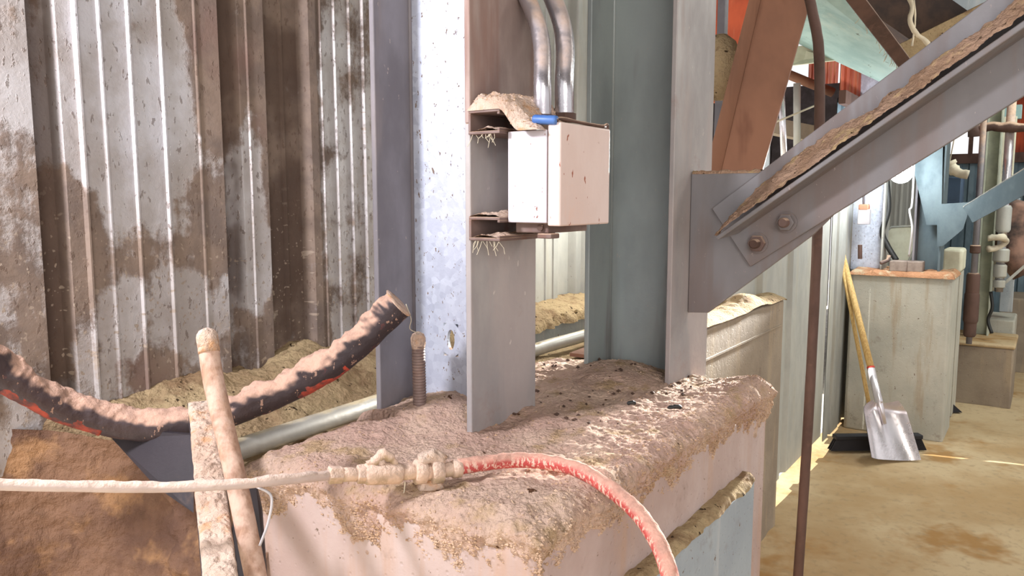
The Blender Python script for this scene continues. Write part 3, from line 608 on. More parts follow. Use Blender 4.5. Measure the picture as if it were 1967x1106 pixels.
obj('mounting_plate', MB().box(BX0 + 0.02, BX1 - 0.02, 0.75, 0.822, 1.468, 1.4865), m_strut, jb, bevel=0.002)
obj('latch', MB().box(BX0 + 0.005, BX0 + 0.035, 0.735, 0.765, 1.459, 1.468), m_strut, jb, bevel=0.002)
obj('screw', MB().disc(w(BX0 + 0.018, 0.765, 1.478), -U, 0.006, 0.004, 12), m_darkrust, jb)
# dust heap on the box
a1, a2 = np.meshgrid(np.linspace(0, 1, 160), np.linspace(0, 1, 110), indexing='ij')
hs = 1.163 + a1 * 0.205; hv = 0.744 + a2 * 0.158; PP = np.stack([hs, hv, hs * 0], -1)
e1 = np.clip(a1 / 0.10, 0, 1) ** 0.5 * np.clip((1 - a1) / 0.35, 0, 1) ** 0.7; e2 = np.clip(a2 / 0.35, 0, 1) ** 0.8 * np.clip((1 - a2) / 0.14, 0, 1) ** 0.5
on = np.clip((hv - 0.785) / 0.045, 0, 1); on = on * on * (3 - 2 * on); base = 1.6505 + 0.0405 * on
ht = (0.040 * (1 - on) + 0.036 * on) * e1 * e2 * (1.0 + 0.22 * fbm(PP, 24, 3, 4)) + 0.0028 * fbm(PP, 90, 3, 5) * e1
hs = hs - 0.012 * on * 0
GG = hs[..., None] * U + hv[..., None] * V + (base + ht)[..., None] * ZU
heap = thing('sawdust_heap', 'mound of sawdust on top of the junction box and its bracket', 'sawdust', w(1.27, 0.82, 1.65)); heap['kind'] = 'stuff'
obj('heap_surface', MB().grid(GG), m_thick, heap, smooth=True, kind='stuff')
idx = rng.integers(0, 160, 900), rng.integers(0, 110, 900)
obj('heap_crumbs', crumbs(GG[idx], 0.0006 + 0.002 * rng.random(900) ** 2), m_clod, heap, kind='stuff')
fm = MB()
for k in range(26):
    a = w(1.168, rng.uniform(0.83, 0.895), (1.452, 1.65)[k % 2]); d = np.array([rng.uniform(-0.012, 0.012), 0, -rng.uniform(0.008, 0.028)])
    fm.tube([a, a + d * 0.5 + [rng.uniform(-0.004, 0.004), 0, 0], a + d], 0.0005, 4)
obj('hanging_fibres', fm, m_web, heap, kind='stuff')
# screwdriver lying on the box
sd = thing('screwdriver', 'blue-handled screwdriver lying on top of the junction box', 'screwdriver', w(1.2, 0.74, 1.665))
pa, pb, pc, pd = ons(1025, 229, 1.181), ons(1067, 230, 1.186), w(1.20, 0.722, 1.670), w(1.362, 0.716, 1.670)
pb = ons(1070, 231, 1.186)
obj('handle', MB().tube([pa, pa + (pb - pa) * 0.05, pa + (pb - pa) * 0.9, pb], [0.0072, 0.0085, 0.0085, 0.0075], 8), m_blue, sd, smooth=True, bevel=0.0)
obj('shank', MB().tube(smooth_path([pb, w(1.205, 0.725, 1.671), w(1.30, 0.718, 1.668), w(1.358, 0.716, 1.668)], 6), 0.0032, 10, amp=0.001, nsc=100), m_darkrust, sd, smooth=True)
obj('hook', MB().tube(smooth_path([w(1.352, 0.716, 1.668), w(1.366, 0.716, 1.672), w(1.371, 0.718, 1.662)], 6), 0.003, 8), m_darkrust, sd, smooth=True)
for lab, xs, r in (('left shiny conduit rising from the junction box', ((1042, 225), (1042, 160), (1041, 90), (1030, 40), (1010, -8), (985, -60)), 0.0168),
                   ('right shiny conduit, nearer the second column', ((1084, 222), (1084, 160), (1086, 100), (1080, 50), (1063, 0), (1040, -50)), 0.0185)):
    t = thing('conduit', lab, 'conduit', ony(xs[0][0], xs[0][1], 1.50 if r < 0.017 else 1.52))
    Y = 1.50 if r < 0.017 else 1.53
    P = smooth_path([ony(x, y, Y + 0.0006 * max(0, 160 - y)) for x, y in xs], 10)
    obj('conduit_tube', MB().tube(P, r, 24), m_conduit, t, smooth=True)
    obj('hub_nut', MB().tube([P[0] - [0, 0, 0.012], P[0] + [0, 0, 0.004]], r * 1.22, 8), m_darkrust, t)

# ------------------------------------------------------------------ gusset and big brace
gs = 1.87
def gp(v, z, s): return w(s, v, z)
gus = thing('gusset_plate', 'grey gusset plate joining the big diagonal brace to the second column', 'gusset plate', w(gs, 0.6, 1.244))
poly = [(0.744, 1.592), (0.549, 1.592), (0.42, 1.60), (0.40, 1.50), (0.446, 1.449), (0.692, 1.247), (0.744, 1.244)]
obj('plate', MB().prism([w(gs, *p) for p in poly][::-1], U * 0.012), m_brace, gus, bevel=0.002)
obj('dust_line', MB().tube(smooth_path([w(gs + 0.006, v, 1.593) for v in (0.742, 0.68, 0.62, 0.55)], 12), 0.006, 8, amp=0.003, nsc=60), m_beam_d, gus, smooth=True, kind='stuff')
br = thing('diagonal_brace', 'large diagonal steel brace with a dusty outstanding leg, running up to the right', 'brace', w(gs, 0.6, 1.36))
th_ = math.radians(35.7); ax = np.array([-math.cos(th_), math.sin(th_)]); dn = np.array([-math.sin(th_), -math.cos(th_)])
T1 = np.array([0.685, 1.507]); Lb = 1.25
def bq(a, d, s): p = T1 + ax * a + dn * (d + a * 0.022 * (d - 0.085) / 0.085); return w(s, p[0], p[1])
mb = MB(); mb.hexa([bq(0, 0.17, gs - 0.012), bq(Lb, 0.17, gs - 0.012), bq(Lb, 0.17, gs), bq(0, 0.17, gs), bq(0, 0, gs - 0.012), bq(Lb, 0, gs - 0.012), bq(Lb, 0, gs), bq(0, 0, gs)])
obj('flange_plate', mb, m_brace, br, bevel=0.002)
mb = MB(); W_ = 0.105
mb.hexa([bq(0.0, 0.088, gs - W_), bq(Lb, 0.088, gs - W_), bq(Lb, 0.088, gs - 0.012), bq(0.02, 0.088, gs - 0.012), bq(0.0, 0.078, gs - W_), bq(Lb, 0.078, gs - W_), bq(Lb, 0.078, gs - 0.012), bq(0.02, 0.078, gs - 0.012)])
obj('outstanding_leg', mb, m_brace, br, bevel=0.002)
na, nb = 420, 50
a1, a2 = np.meshgrid(np.linspace(0.0, Lb, na), np.linspace(0, 1, nb), indexing='ij')
PP = np.stack([a1, a2 * 0.12, a1 * 0], -1)
taper = np.clip(a1 / 0.05, 0, 1) ** 0.6
back = 0.45 + 0.55 * np.clip((a1 - 0.06) / 0.06, 0, 1)      # the heap leaves a hollow at the lower end
hgt = (0.005 + 0.046 * (a2 * back) ** 0.75) * np.where(a2 > 0.92 * 1, 1.0, 1.0)
hgt = hgt * taper * (0.9 + 0.22 * fbm(PP, 14, 4, 8)) + 0.003 * fbm(PP, 60, 3, 9)
ws = W_ + 0.005 - a2 * (W_ - 0.012) * back
GG = np.array([[bq(a1[i, j], 0.077 - hgt[i, j], gs - ws[i, j]) for j in range(nb)] for i in range(na)])
obj('dust_ridge', MB().grid(GG[:, ::-1]), m_beam_d, br, smooth=True, kind='stuff')
for (x, y) in ((1450, 466), (1505, 426)):
    s_, v_, z_ = sv(ons(x + 6, y + 1, gs - 0.013)); c = w(gs - 0.0125, v_, z_)
    b = MB().tube([c, c - U * 0.032, c - U * 0.036], [0.0115, 0.0115, 0.009], 18)
    bo = obj('bolt', b, m_darkrust if x < 1480 else m_strut, br, smooth='auto')
    mbn = MB().tube([c, c - U * 0.017], 0.0205, 6); nu = obj('nut', mbn, m_strut if x < 1480 else m_brace, bo, bevel=0.0015)
    obj('washer', MB().tube([c, c - U * 0.004], 0.024, 24), m_brace, bo, smooth='auto')

# ------------------------------------------------------------------ big sagging hose
hp = [(-60, 655, 1.28), (0, 712, 1.32), (60, 748, 1.35), (130, 783, 1.39), (220, 810, 1.43), (300, 820, 1.45), (370, 812, 1.46), (460, 785, 1.47), (560, 742, 1.49), (640, 697, 1.49), (700, 648, 1.50), (745, 605, 1.50), (768, 584, 1.50)]
P = smooth_path([ony(x, y, Y) for x, y, Y in hp], 22)
hs_ = thing('sagging_hose', 'thick dark hose with orange under the dust, sagging across the left wall', 'hose', P[len(P) // 2] - [0, 0, 0.03])
hl = MB().tube(P, 0.0285, 40, amp=0.0035, nsc=45, up=0.006); obj('hose_body', hl, m_hoseblk, hs_, smooth=True)
obj('end_plug', MB().tube([P[-1] - (P[-1] - P[-4]) * 0.5, P[-1], P[-1] + (P[-1] - P[-3]) * 0.6], [0.030, 0.031, 0.020], 30, amp=0.005, nsc=60, up=0.004), m_thick, hs_, smooth=True)
obj('orange_patch', MB().tube(P[28:84] - [0, 0.002, 0.0065], 0.0238, 24, amp=0.004, nsc=60), plain('orange_jacket', (168, 66, 46), 0.6, c2=(84, 46, 44), sc=40), hs_, smooth=True)
obj('orange_patch', MB().tube(P[178:205] - [0, 0.002, 0.0065], 0.0238, 24, amp=0.004, nsc=60), plain('orange_jacket_b', (176, 66, 44), 0.6, c2=(84, 46, 44), sc=40), hs_, smooth=True)
e = P[-1]; fb = ony(806, 640, 1.56)
obj('dangling_fibre', MB().tube(smooth_path([e + [0.012, 0, 0.0], e + [0.02, 0.01, -0.03], (e + fb) / 2 + [0, 0, -0.02], fb], 8), 0.0009, 6), m_web, hs_, smooth=True)

# ------------------------------------------------------------------ dusty bar, dark plate, wooden handle
Tt = ony(386, 775, 1.40); Tb = ony(436, 1220, 0.90)
mid = [Tt, Tb]; sidew = np.array([1, 0.25, 0.0])
bar_t = thing('inclined_bar', 'inclined flat steel bar thickly crusted with dust, at lower left behind the wooden handle', 'steel bar', (Tb[0], Tb[1], 0))
mb = MB(); mb.bar(Tt, Tb, 0.046, 0.010, side=sidew); obj('bar', mb, m_navy, bar_t, bevel=0.001)
d = (Tb - Tt); L_ = np.linalg.norm(d); d /= L_; sd_ = sidew - d * (sidew @ d); sd_ /= np.linalg.norm(sd_); up_ = np.cross(sd_, d); up_ *= np.sign(up_[2])
a1, a2 = np.meshgrid(np.linspace(0, L_, 420), np.linspace(-1, 1, 50), indexing='ij'); PP = np.stack([a1, a2 * 0.02, a1 * 0], -1)
hgt = 0.005 + (0.009 + 0.0055 * fbm(PP, 55, 4, 3)) * np.sqrt(np.clip(1 - a2 ** 4, 0, 1)) * np.clip(a1 / 0.02, 0.2, 1)
GG = Tt + a1[..., None] * d + (a2 * (0.0225 + 0.0012 * fbm(PP, 40, 2, 9)))[..., None] * sd_ + (hgt * 1.0 - 0.001)[..., None] * up_
obj('dust_crust', MB().grid(GG), m_thick, bar_t, smooth=True, kind='stuff')
mb = MB(); q = [ony(372, 835, 1.395), ony(372, 985, 1.29), ony(300, 935, 1.36), ony(215, 842, 1.47), ony(262, 826, 1.45)]
mb.prism([p for p in q], np.array([-0.004, 0.010, 0])); obj('dark_plate', mb, m_navy, label='dark navy steel plate slanting under the sagging hose left of the crusted bar', tag='steel plate')
q = [ony(450, 945, 1.19), ony(492, 935, 1.19), ony(502, 980, 1.19), ony(512, 1120, 1.17), ony(440, 1120, 1.17)]
mb = MB(); mb.prism(q, np.array([0.0, 0.006, 0])); obj('dark_flange', mb, m_navy, label='narrow dark steel strip behind the wooden handle at the bottom edge', tag='steel strip')
hb = [ony(398, 646, 1.20), ony(412, 740, 1.175), ony(450, 905, 1.115), ony(500, 1150, 1.03), ony(516, 1230, 1.0)]
P = smooth_path(hb, 14); n = len(P)
rad = np.interp(np.arange(n), [0, n], [0.0155, 0.0150])
P = np.vstack([P[0] + (P[0] - P[1]) / np.linalg.norm(P[0] - P[1]) * np.array([[0.013], [0.010], [0.005]]), P]); rad = np.concatenate([[0.004, 0.010, 0.0138], rad])
wh = thing('wooden_handle', 'round-ended wooden tool handle leaning in front of the crusted bar at lower left', 'tool handle', (P[-1][0], P[-1][1], 0.9))
obj('shaft', MB().tube(P, rad, 26, amp=0.0009, nsc=70), m_handle, wh, smooth=True)
obj('dust_tip', MB().tube(P[:9] + [0, -0.001, 0.0], rad[:9] + 0.0008, 24, amp=0.002, nsc=80), m_thick, wh, smooth=True, kind='stuff')
wp = [ony(478, 925, 1.08), ony(494, 935, 1.06), ony(521, 953, 1.05), ony(516, 1000, 1.04), ony(499, 1048, 1.03)]
obj('bent_wire', MB().tube(smooth_path(wp, 8), 0.0019, 8), m_white, smooth=True, label='thin white bent wire hooked behind the wooden handle', tag='wire')

# ------------------------------------------------------------------ pale hose, valve, red hose
def zz_on(x, y, Y): return ony(x, y, Y)
hp = [(-50, 928, 0.93), (0, 931, 0.95), (150, 934, 0.98), (300, 936, 1.01), (450, 930, 1.035), (560, 920, 1.08), (640, 912, 1.14)]
P = smooth_path([ony(*a) for a in hp], 16)
ph = thing('pale_air_hose', 'slim pale dust-coated hose stretched across the lower left to the valve', 'hose', P[0] - [0, 0, 0.01])
obj('hose_body', MB().tube(P, 0.0072, 20, amp=0.0009, nsc=70, up=0.0012), m_beige, ph, smooth=True)
va = thing('hose_valve', 'dust-caked brass valve and couplings joining the pale hose to the red hose', 'valve', ony(750, 930, 1.18))
def vp(x, y): return ony(x, y, np.interp(x, [630, 890], [1.135, 1.225]))
def fit(name, x0, x1, r, n=16, y0=None, y1=None, amp=0.0015):
    yy = lambda x: np.interp(x, [630, 700, 820, 890], [913, 911, 906, 899]); a, b = vp(x0, yy(x0)), vp(x1, yy(x1))
    obj(name, MB().tube([a, a + (b - a) * 0.08, a + (b - a) * 0.5, a + (b - a) * 0.92, b], [r * 0.85, r, r, r, r * 0.85], n, amp=amp, nsc=90, up=0.001), m_brass, va, smooth=(n > 8), bevel=0 if n > 8 else 0.001)
fit('crimp_collar', 630, 658, 0.0135, 6); fit('connector', 656, 690, 0.0105); fit('hex_nut', 685, 704, 0.0145, 6); fit('valve_body', 700, 772, 0.0165)
fit('connector', 768, 800, 0.0115); fit('hex_nut', 748, 764, 0.0160, 6); fit('coupling_half', 796, 818, 0.019); fit('coupling_half', 826, 850, 0.021); fit('coupling_core', 815, 830, 0.014); fit('barb', 848, 872, 0.0115); fit('hose_clamp', 868, 886, 0.0145)
p0 = vp(733, 905); obj('valve_stem', MB().tube([p0, vp(730, 882)], 0.0075, 12, amp=0.001, nsc=90), m_brass, va, smooth=True)
obj('valve_lever', MB().tube(smooth_path([vp(706, 893), vp(722, 884), vp(735, 872), vp(748, 878), vp(760, 892)], 6), [0.004] * 4 + [0.008] * 16 + [0.005] * 5, 10, amp=0.003, nsc=80), m_brass, va, smooth=True)
obj('claw_lug', MB().tube(smooth_path([vp(806, 886), vp(822, 877), vp(838, 878), vp(850, 888)], 6), [0.008] + [0.0115] * 17 + [0.008], 14, amp=0.003, nsc=80), m_thick, va, smooth=True)
obj('claw_lug', MB().tube(smooth_path([vp(806, 928), vp(820, 933), vp(838, 934), vp(848, 928)], 6), [0.008] + [0.012] * 17 + [0.008], 14, amp=0.003, nsc=80), m_thick, va, smooth=True)
obj('tag_wire', MB().tube(smooth_path([vp(778, 925), vp(776, 945), vp(769, 968)], 6), 0.0009, 6), m_web, va, smooth=True)
hp = [(880, 897, 1.222), (930, 890, 1.24), (990, 884, 1.26), (1050, 888, 1.250), (1110, 902, 1.215), (1170, 938, 1.16), (1225, 985, 1.10), (1262, 1040, 1.05), (1285, 1100, 1.01), (1300, 1180, 0.97), (1305, 1260, 0.95)]
P = smooth_path([ony(*a) for a in hp], 16)
rh = thing('red_hose', 'dust-speckled red hose running from the valve over the pedestal edge', 'hose', P[len(P) // 2] - [0, 0, 0.012])
obj('hose_body', MB().tube(P, 0.0122, 26, amp=0.0008, nsc=100, up=0.001), m_redhose, rh, smooth=True)

# ------------------------------------------------------------------ middle pier (behind the brace)
mp = thing('concrete_pier', 'brown-grey concrete pier behind the gusset plate, its top heaped with pale sawdust', 'pier', w(3.1, 1.05, 0))
obj('body', MB().box(2.42, 3.645, 0.985, 1.115, -0.02, 1.075), m_conc3, mp, bevel=0.012)
obj('form_line', MB().box(2.42, 3.60, 0.980, 0.986, 0.955, 0.962), m_conc3, mp)
a1, a2 = np.meshgrid(np.linspace(2.41, 3.655, 200), np.linspace(0, 1, 40), indexing='ij'); PP = np.stack([a1, a2 * 0.15, a1 * 0], -1)
G2 = a1[..., None] * U + (0.975 + 0.14 * a2)[..., None] * V + (1.068 + np.sin(np.clip(a2 * 0.9 + 0.03, 0, 1) * math.pi) ** 0.5 * (0.030 + 0.010 * fbm(PP, 8, 3, 5) + 0.03 * np.exp(-((a1 - 3.25) / 0.12) ** 2)) * np.clip((3.655 - a1) / 0.02, 0, 1) ** 0.5)[..., None] * ZU
obj('dust_cover', MB().grid(G2), m_ledge, mp, smooth=True, kind='stuff')

# hanging pole
hp = [(1553, -12, 2.6), (1560, 20, 2.6), (1573, 100, 2.6), (1574, 250, 2.6), (1571, 430, 2.6), (1553, 800, 2.6), (1533, 1106, 2.6), (1519, 1290, 2.6)]
P = smooth_path([ony(*a) for a in hp], 12); P[:, 2] = np.maximum(P[:, 2], 0.0)
obj('brown_pole', MB().tube(P, 0.0165, 16, amp=0.0015, nsc=30), m_darkrust, smooth=True, label='slender brown pole standing on the floor behind the diagonal brace, bowed at the top', tag='pole')

# rusty diagonal member
rb = thing('rusty_diagonal', 'broad rusty brown diagonal beam leaning behind the gusset plate', 'beam', w(3.3, 1.0, 1.1))
def qd(pts, off): mb = MB(); mb.prism(pts, off); return mb
Yr = 3.0
f1 = [ony(1360, 560, Yr), ony(1400, 560, Yr), ony(1560, -30, Yr + 0.35), ony(1470, -30, Yr + 0.35)]
f1 = [ony(1352, 470, Yr), ony(1424, 470, Yr), ony(1565, -30, Yr + 0.3), ony(1468, -30, Yr + 0.3)]
obj('web_face', qd(f1[::-1], np.array([0.01, 0.02, 0])), m_rustst, rb, bevel=0.002)
f2 = [ony(1318, 470, Yr - 0.10), ony(1352, 470, Yr), ony(1468, -30, Yr + 0.3), ony(1446, -30, Yr + 0.20)]
obj('side_flange', qd(f2[::-1], np.array([0.006, 0.014, 0])), m_rustst, rb, bevel=0.002)

# ------------------------------------------------------------------ far bay: pier, columns, gusset, brace
FV0, FV1 = 0.475, 1.07
fp = thing('concrete_pier', 'far pale grey concrete pier with the shovel and broom leaning on it', 'pier', w(5.7, 0.77, 0))
obj('body', MB().box(5.52, 5.93, FV0, FV1, -0.02, 1.06), m_conc2, fp, bevel=0.02)
a1, a2 = np.meshgrid(np.linspace(5.50, 5.94, 90), np.linspace(FV0 - 0.01, FV1 + 0.01, 100), indexing='ij'); PP = np.stack([a1, a2, a1 * 0], -1)
ee = np.clip(np.minimum.reduce([a1 - 5.50, 5.94 - a1, a2 - FV0 + 0.01, FV1 + 0.01 - a2]) / 0.03, 0, 1) ** 0.5
obj('dust_cover', MB().grid(a1[..., None] * U + a2[..., None] * V + (1.035 + ee * (0.035 + 0.008 * fbm(PP, 12, 3, 7)))[..., None] * ZU), dust_mat('orange_dust', (186, 138, 104), (170, 124, 92), (196, 180, 150), fine=60), fp, smooth=True, kind='stuff')
def sx(x, y, s): return sv(ons(x, y, s))[1]
fc1 = thing('steel_column', 'far mottled galvanised column standing on the far pier behind the shovel', 'column', w(5.7, 0.95, 1.05))
va_, vb_ = sx(1697, 450, 5.60), sx(1626, 450, 5.60)
hcol(fc1, 5.60, 5.80, va_, vb_, 1.055, 3.5, (m_siding, m_galv, m_siding), tf=0.012)
fc2 = thing('steel_column', 'far blue column on the right end of the far pier', 'column', w(5.75, 0.6, 1.05))
va2, vb2 = sx(1812, 400, 5.62), sx(1757, 400, 5.62)
hcol(fc2, 5.62, 5.82, va2, vb2, 1.055, 3.5, (m_bluest, m_bluest, m_coldark), tf=0.014)
fg = thing('gusset_plate', 'blue gusset plate on the far blue column', 'gusset plate', w(5.66, 0.45, 1.3))
g0 = sx(1800, 400, 5.66)
poly = [(sx(1738, 330, 5.60), sv(ons(1738, 270, 5.60))[2]), (sx(1808, 300, 5.60), sv(ons(1808, 230, 5.60))[2]), (sx(1808, 430, 5.60), sv(ons(1808, 432, 5.60))[2]), (sx(1780, 430, 5.60), sv(ons(1780, 432, 5.60))[2])]
obj('plate', qd([w(5.60, *p) for p in poly][::-1], U * 0.012), m_bluest, fg)
poly = [(1800, 392), (1866, 388), (1850, 440), (1812, 472), (1800, 474)]
obj('lower_plate', qd([ons(x, y, 5.59) for x, y in poly][::-1], U * 0.012), m_bluest, fg)
fb_ = thing('diagonal_brace', 'far thin grey-green diagonal brace at the right edge', 'brace', ons(1864, 400, 5.58))
b1, b2, b3, b4 = ons(1850, 396, 5.58), ons(2000, 302, 5.58), ons(2000, 358, 5.58), ons(1868, 428, 5.58)
obj('face', qd([b1, b2, b3, b4][::-1], U * 0.012), m_bluest, fb_, bevel=0.002)
obj('top_leg', MB().prism([b1, b2, b2 + U * 0.08, b1 + U * 0.08], -ZU * 0.008), m_siding, fb_)
# equipment on the far pier
sb = thing('switch_box', 'small grey and orange switch box hanging on the far galvanised column', 'switch box', ons(1658, 432, 5.5))
s5 = 5.585
def fbox(x0, x1, y0, y1, s, dep=0.05):
    a = ons(x0, y0, s); b = ons(x1, y1, s); return MB().box(s, s + dep, min(sv(a)[1], sv(b)[1]), max(sv(a)[1], sv(b)[1]), sv(b)[2], sv(a)[2])
obj('case', fbox(1648, 1669, 402, 431, 5.50, 0.06), plain('switch_grey', (176, 170, 172), 0.5), sb, bevel=0.003)
obj('cover', fbox(1649, 1668, 392, 404, 5.498, 0.06), plain('switch_orange', (176, 120, 92), 0.6), sb, bevel=0.008)
obj('cable', MB().tube([ons(1659, 394, 5.53), ons(1660, 250, 5.53)], 0.008, 10), m_coldark, sb, smooth=True)
for (x0, x1, y0, y1, s, lab) in ((1709, 1742, 495, 517, 5.53, 'left fire brick of the two on the edge of the far pier'), (1743, 1772, 493, 516, 5.54, 'right fire brick of the two on the edge of the far pier')):
    m_ = MB(); a = ons(x0, y0, s); b = ons(x1, y1, s); m_.box(s, s + 0.11, sv(b)[1], sv(a)[1], 1.066, 1.066 + 0.068)
    obj('fire_brick', m_, m_brick, bevel=0.006, label=lab, tag='brick', group='fire bricks on the far pier')
P = smooth_path([ons(1697, 250, 5.72), ons(1702, 330, 5.70), ons(1706, 400, 5.68), ons(1695, 445, 5.66), ons(1704, 470, 5.66), ons(1722, 500, 5.65)], 10)
obj('black_cable', MB().tube(P, 0.018, 12), m_black, smooth=True, label='thick black cable hanging beside the white hopper on the far pier', tag='cable')
P = smooth_path([ons(1757, 300, 5.5), ons(1752, 390, 5.5), ons(1747, 405, 5.5), ons(1752, 440, 5.5), ons(1746, 492, 5.55)], 10)
obj('grey_cable', MB().tube(P, 0.006, 8), m_white, smooth=True, label='thin pale cable looping down left of the far blue column', tag='cable')
q = [ons(1700, 448, 6.3), ons(1712, 436, 6.3), ons(1755, 434, 6.3), ons(1756, 478, 6.3), ons(1745, 502, 6.3), ons(1716, 506, 6.3), ons(1698, 470, 6.3)]
hpz = thing('hopper_chute', 'cream sheet-metal hopper between the two far columns', 'hopper', ons(1728, 505, 6.3))
obj('front_sheet', qd(q[::-1], U * 0.01), m_cream, hpz)
obj('rim', MB().tube(q + [q[0]], 0.008, 8), m_siding, hpz)
obj('side_sheet', qd([q[1], q[2], q[2] + U * 0.4, q[1] + U * 0.4], -ZU * 0.01), m_cream, hpz)
obj('hopper_leg', MB().box(6.32, 6.38, sv(q[3])[1] + 0.05, sv(q[3])[1] + 0.1, 0, sv(q[3])[2]), m_bluest, hpz)
obj('clamp', MB().tube([ons(1692, 505, 5.56), ons(1705, 500, 5.6), ons(1708, 490, 5.6)], 0.012, 10), m_strut, smooth=True, label='small steel clamp lying at the foot of the far galvanised column', tag='clamp')
# stud rods on far pier
obj('anchor_rod', MB().tube([ons(1652, 497, 5.56), ons(1652, 470, 5.56)], 0.014, 10), m_darkrust, label='short rusty anchor rod at the foot of the far galvanised column', tag='threaded rod')

# work lamp
lp = ons(1731, 330, 5.35)
wlamp = thing('work_lamp', 'glaring white work lamp hanging by the far column just under the brace', 'lamp', lp)
ball = MB(); 
ang = np.linspace(-math.pi / 2, math.pi / 2, 12); ball.tube([lp + [0, 0, 0.07 * math.sin(a)] for a in ang], [max(0.07 * math.cos(a), 0.001) for a in ang], 20)
obj('bulb', ball, m_lamp, wlamp, smooth=True)
obj('reflector', MB().tube([lp + [0, 0, 0.06], lp + [0, 0, 0.09], lp + [0, 0, 0.13]], [0.04, 0.03, 0.02], 18), m_coldark, wlamp, smooth=True)
obj('cord', MB().tube([lp + [0, 0, 0.13], [lp[0], lp[1], 3.5]], 0.005, 8), m_black, wlamp)
pl = bpy.data.lights.new('work_lamp_light', 'POINT'); pl.energy = 14; pl.color = (0.94, 0.97, 1.0); pl.shadow_soft_size = 0.06
plo = bpy.data.objects.new('work_lamp_light', pl); COL.objects.link(plo); plo.location = tuple(lp + np.array([-0.10, -0.14, 0.0]))
sl = bpy.data.lights.new('work_lamp_beam', 'SPOT'); sl.energy = 2600; sl.color = (1.0, 0.98, 0.93); sl.spot_size = math.radians(25); sl.spot_blend = 0.9; sl.shadow_soft_size = 0.05
slo = bpy.data.objects.new('work_lamp_beam', sl); COL.objects.link(slo); slo.location = tuple(lp + np.array([-0.12, -0.12, 0.0])); aim(slo, w(1.9, 0.75, 1.08))

# ------------------------------------------------------------------ shovel and broom
def frame_from(a, b, facing):
    t = (b - a) / np.linalg.norm(b - a); x = np.cross(t, facing); x /= np.linalg.norm(x); n = np.cross(x, t); return t, x, n
tip = onz(1711, 884, 0.006); topp = ons(1619, 490, 5.505)
t_, x_, n_v = frame_from(tip, topp, np.array([0.25, -1.0, 0.0]))     # n_v points towards the camera
if n_v[1] > 0: n_v = -n_v
if x_[0] < 0: x_ = -x_
L = np.linalg.norm(topp - tip)
sh = thing('shovel', 'aluminium scoop shovel with a pale wooden handle leaning on the far pier', 'shovel', tip)
a1, a2 = np.meshgrid(np.linspace(0, 1, 40), np.linspace(-1, 1, 41), indexing='ij')
half = 0.150 + 0.022 * (1 - a1); half = half * np.where(a1 > 0.8, np.sqrt(np.clip(1 - ((a1 - 0.8) / 0.24) ** 2, 0.05, 1)), 1)
dep = -0.035 * (1 - np.abs(a2) ** 2.5) * (0.35 + 0.65 * a1) + 0.030 * np.abs(a2) ** 4 + 0.02 * np.exp(-(a2 / 0.16) ** 2) * a1 ** 2 * 1.6
dep = dep + 0.030 * np.clip((a1 - 0.86) / 0.14, 0, 1) ** 2
BL = 0.345
GG = tip + (a1 * BL)[..., None] * t_ + (a2 * half)[..., None] * x_ + (dep + 0.02)[..., None] * n_v
obj('blade', MB().grid(GG).grid(GG[::-1] - n_v * 0.003), m_alu, sh, smooth=True)
pb0 = tip + t_ * (BL * 0.62) + n_v * 0.020; p1 = tip + t_ * (BL + 0.02) + n_v * 0.016; p2 = tip + t_ * (BL + 0.22) + n_v * 0.014
obj('socket', MB().tube([pb0, p1, p2], [0.012, 0.023, 0.023], 18), m_alu, sh, smooth=True)
obj('collar', MB().tube([p2, p2 + t_ * 0.012], 0.0235, 18), m_red, sh, label='red ring where the handle enters the socket')
obj('handle', MB().tube([p2 + t_ * 0.012, p2 + (topp - p2) * 0.5, topp], [0.021, 0.020, 0.017], 18), m_ash, sh, smooth=True)
ba, bb = onz(1592, 864, 0), onz(1776, 862, 0)
bd = (bb - ba) / np.linalg.norm(bb - ba); bn = np.cross(bd, ZU); Lw = np.linalg.norm(bb - ba)
bm = thing('push_broom', 'push broom with black bristles standing behind the shovel blade', 'broom', (ba + bb) / 2)
mbb = MB()
for i in range(110):
    for r_ in range(3):
        f = (i + 0.5) / 110; p = ba + bd * (Lw * f) + bn * (0.022 * (r_ - 1)); tp_ = ba + bd * (Lw * (0.06 + 0.88 * f)) + bn * (0.018 * (r_ - 1)) + ZU * 0.072
        mbb.tube([p, tp_], 0.0035, 4)
obj('bristles', mbb, m_bristle, bm, kind='stuff')
mbb = MB(); mbb.bar(ba + bd * Lw * 0.05 + ZU * 0.083, bb - bd * Lw * 0.05 + ZU * 0.083, 0.062, 0.026, side=bn); obj('block', mbb, m_bristle, bm, bevel=0.005)
bc = ba + bd * Lw * 0.47 + ZU * 0.10; btop = ons(1611, 474, 5.50)
obj('broom_handle', MB().tube([bc, btop], 0.0125, 14), m_ash, bm, smooth=True)

# ------------------------------------------------------------------ right background
lb = thing('concrete_block', 'low grey concrete block on the floor to the right of the far pier', 'concrete block', w(6.9, 0.33, 0))
z6 = sv(onz(1840, 770, 0)); zt = sv(ons(1840, 662, z6[0]))[2]
e_ = sv(ons(1944, 740, z6[0] ))
obj('body', MB().box(z6[0], z6[0] + 0.6, e_[1], z6[1] + 0.25, -0.02, zt), m_conc3, lb, bevel=0.015)
obj('dust_top', MB().box(z6[0] - 0.01, z6[0] + 0.61, e_[1] - 0.005, z6[1] + 0.25, zt, zt + 0.03), m_floor, lb, bevel=0.012)
cu = sv(ons(1880, 655, 7.2)); cw = sv(ons(1944, 612, 7.2))
obj('concrete_block', MB().box(7.40, 7.9, sx(1950, 620, 7.4), sx(1882, 620, 7.4), -0.02, sv(ons(1900, 612, 7.4))[2]), m_conc2, bevel=0.015, label='pale concrete block behind the low grey one', tag='concrete block')
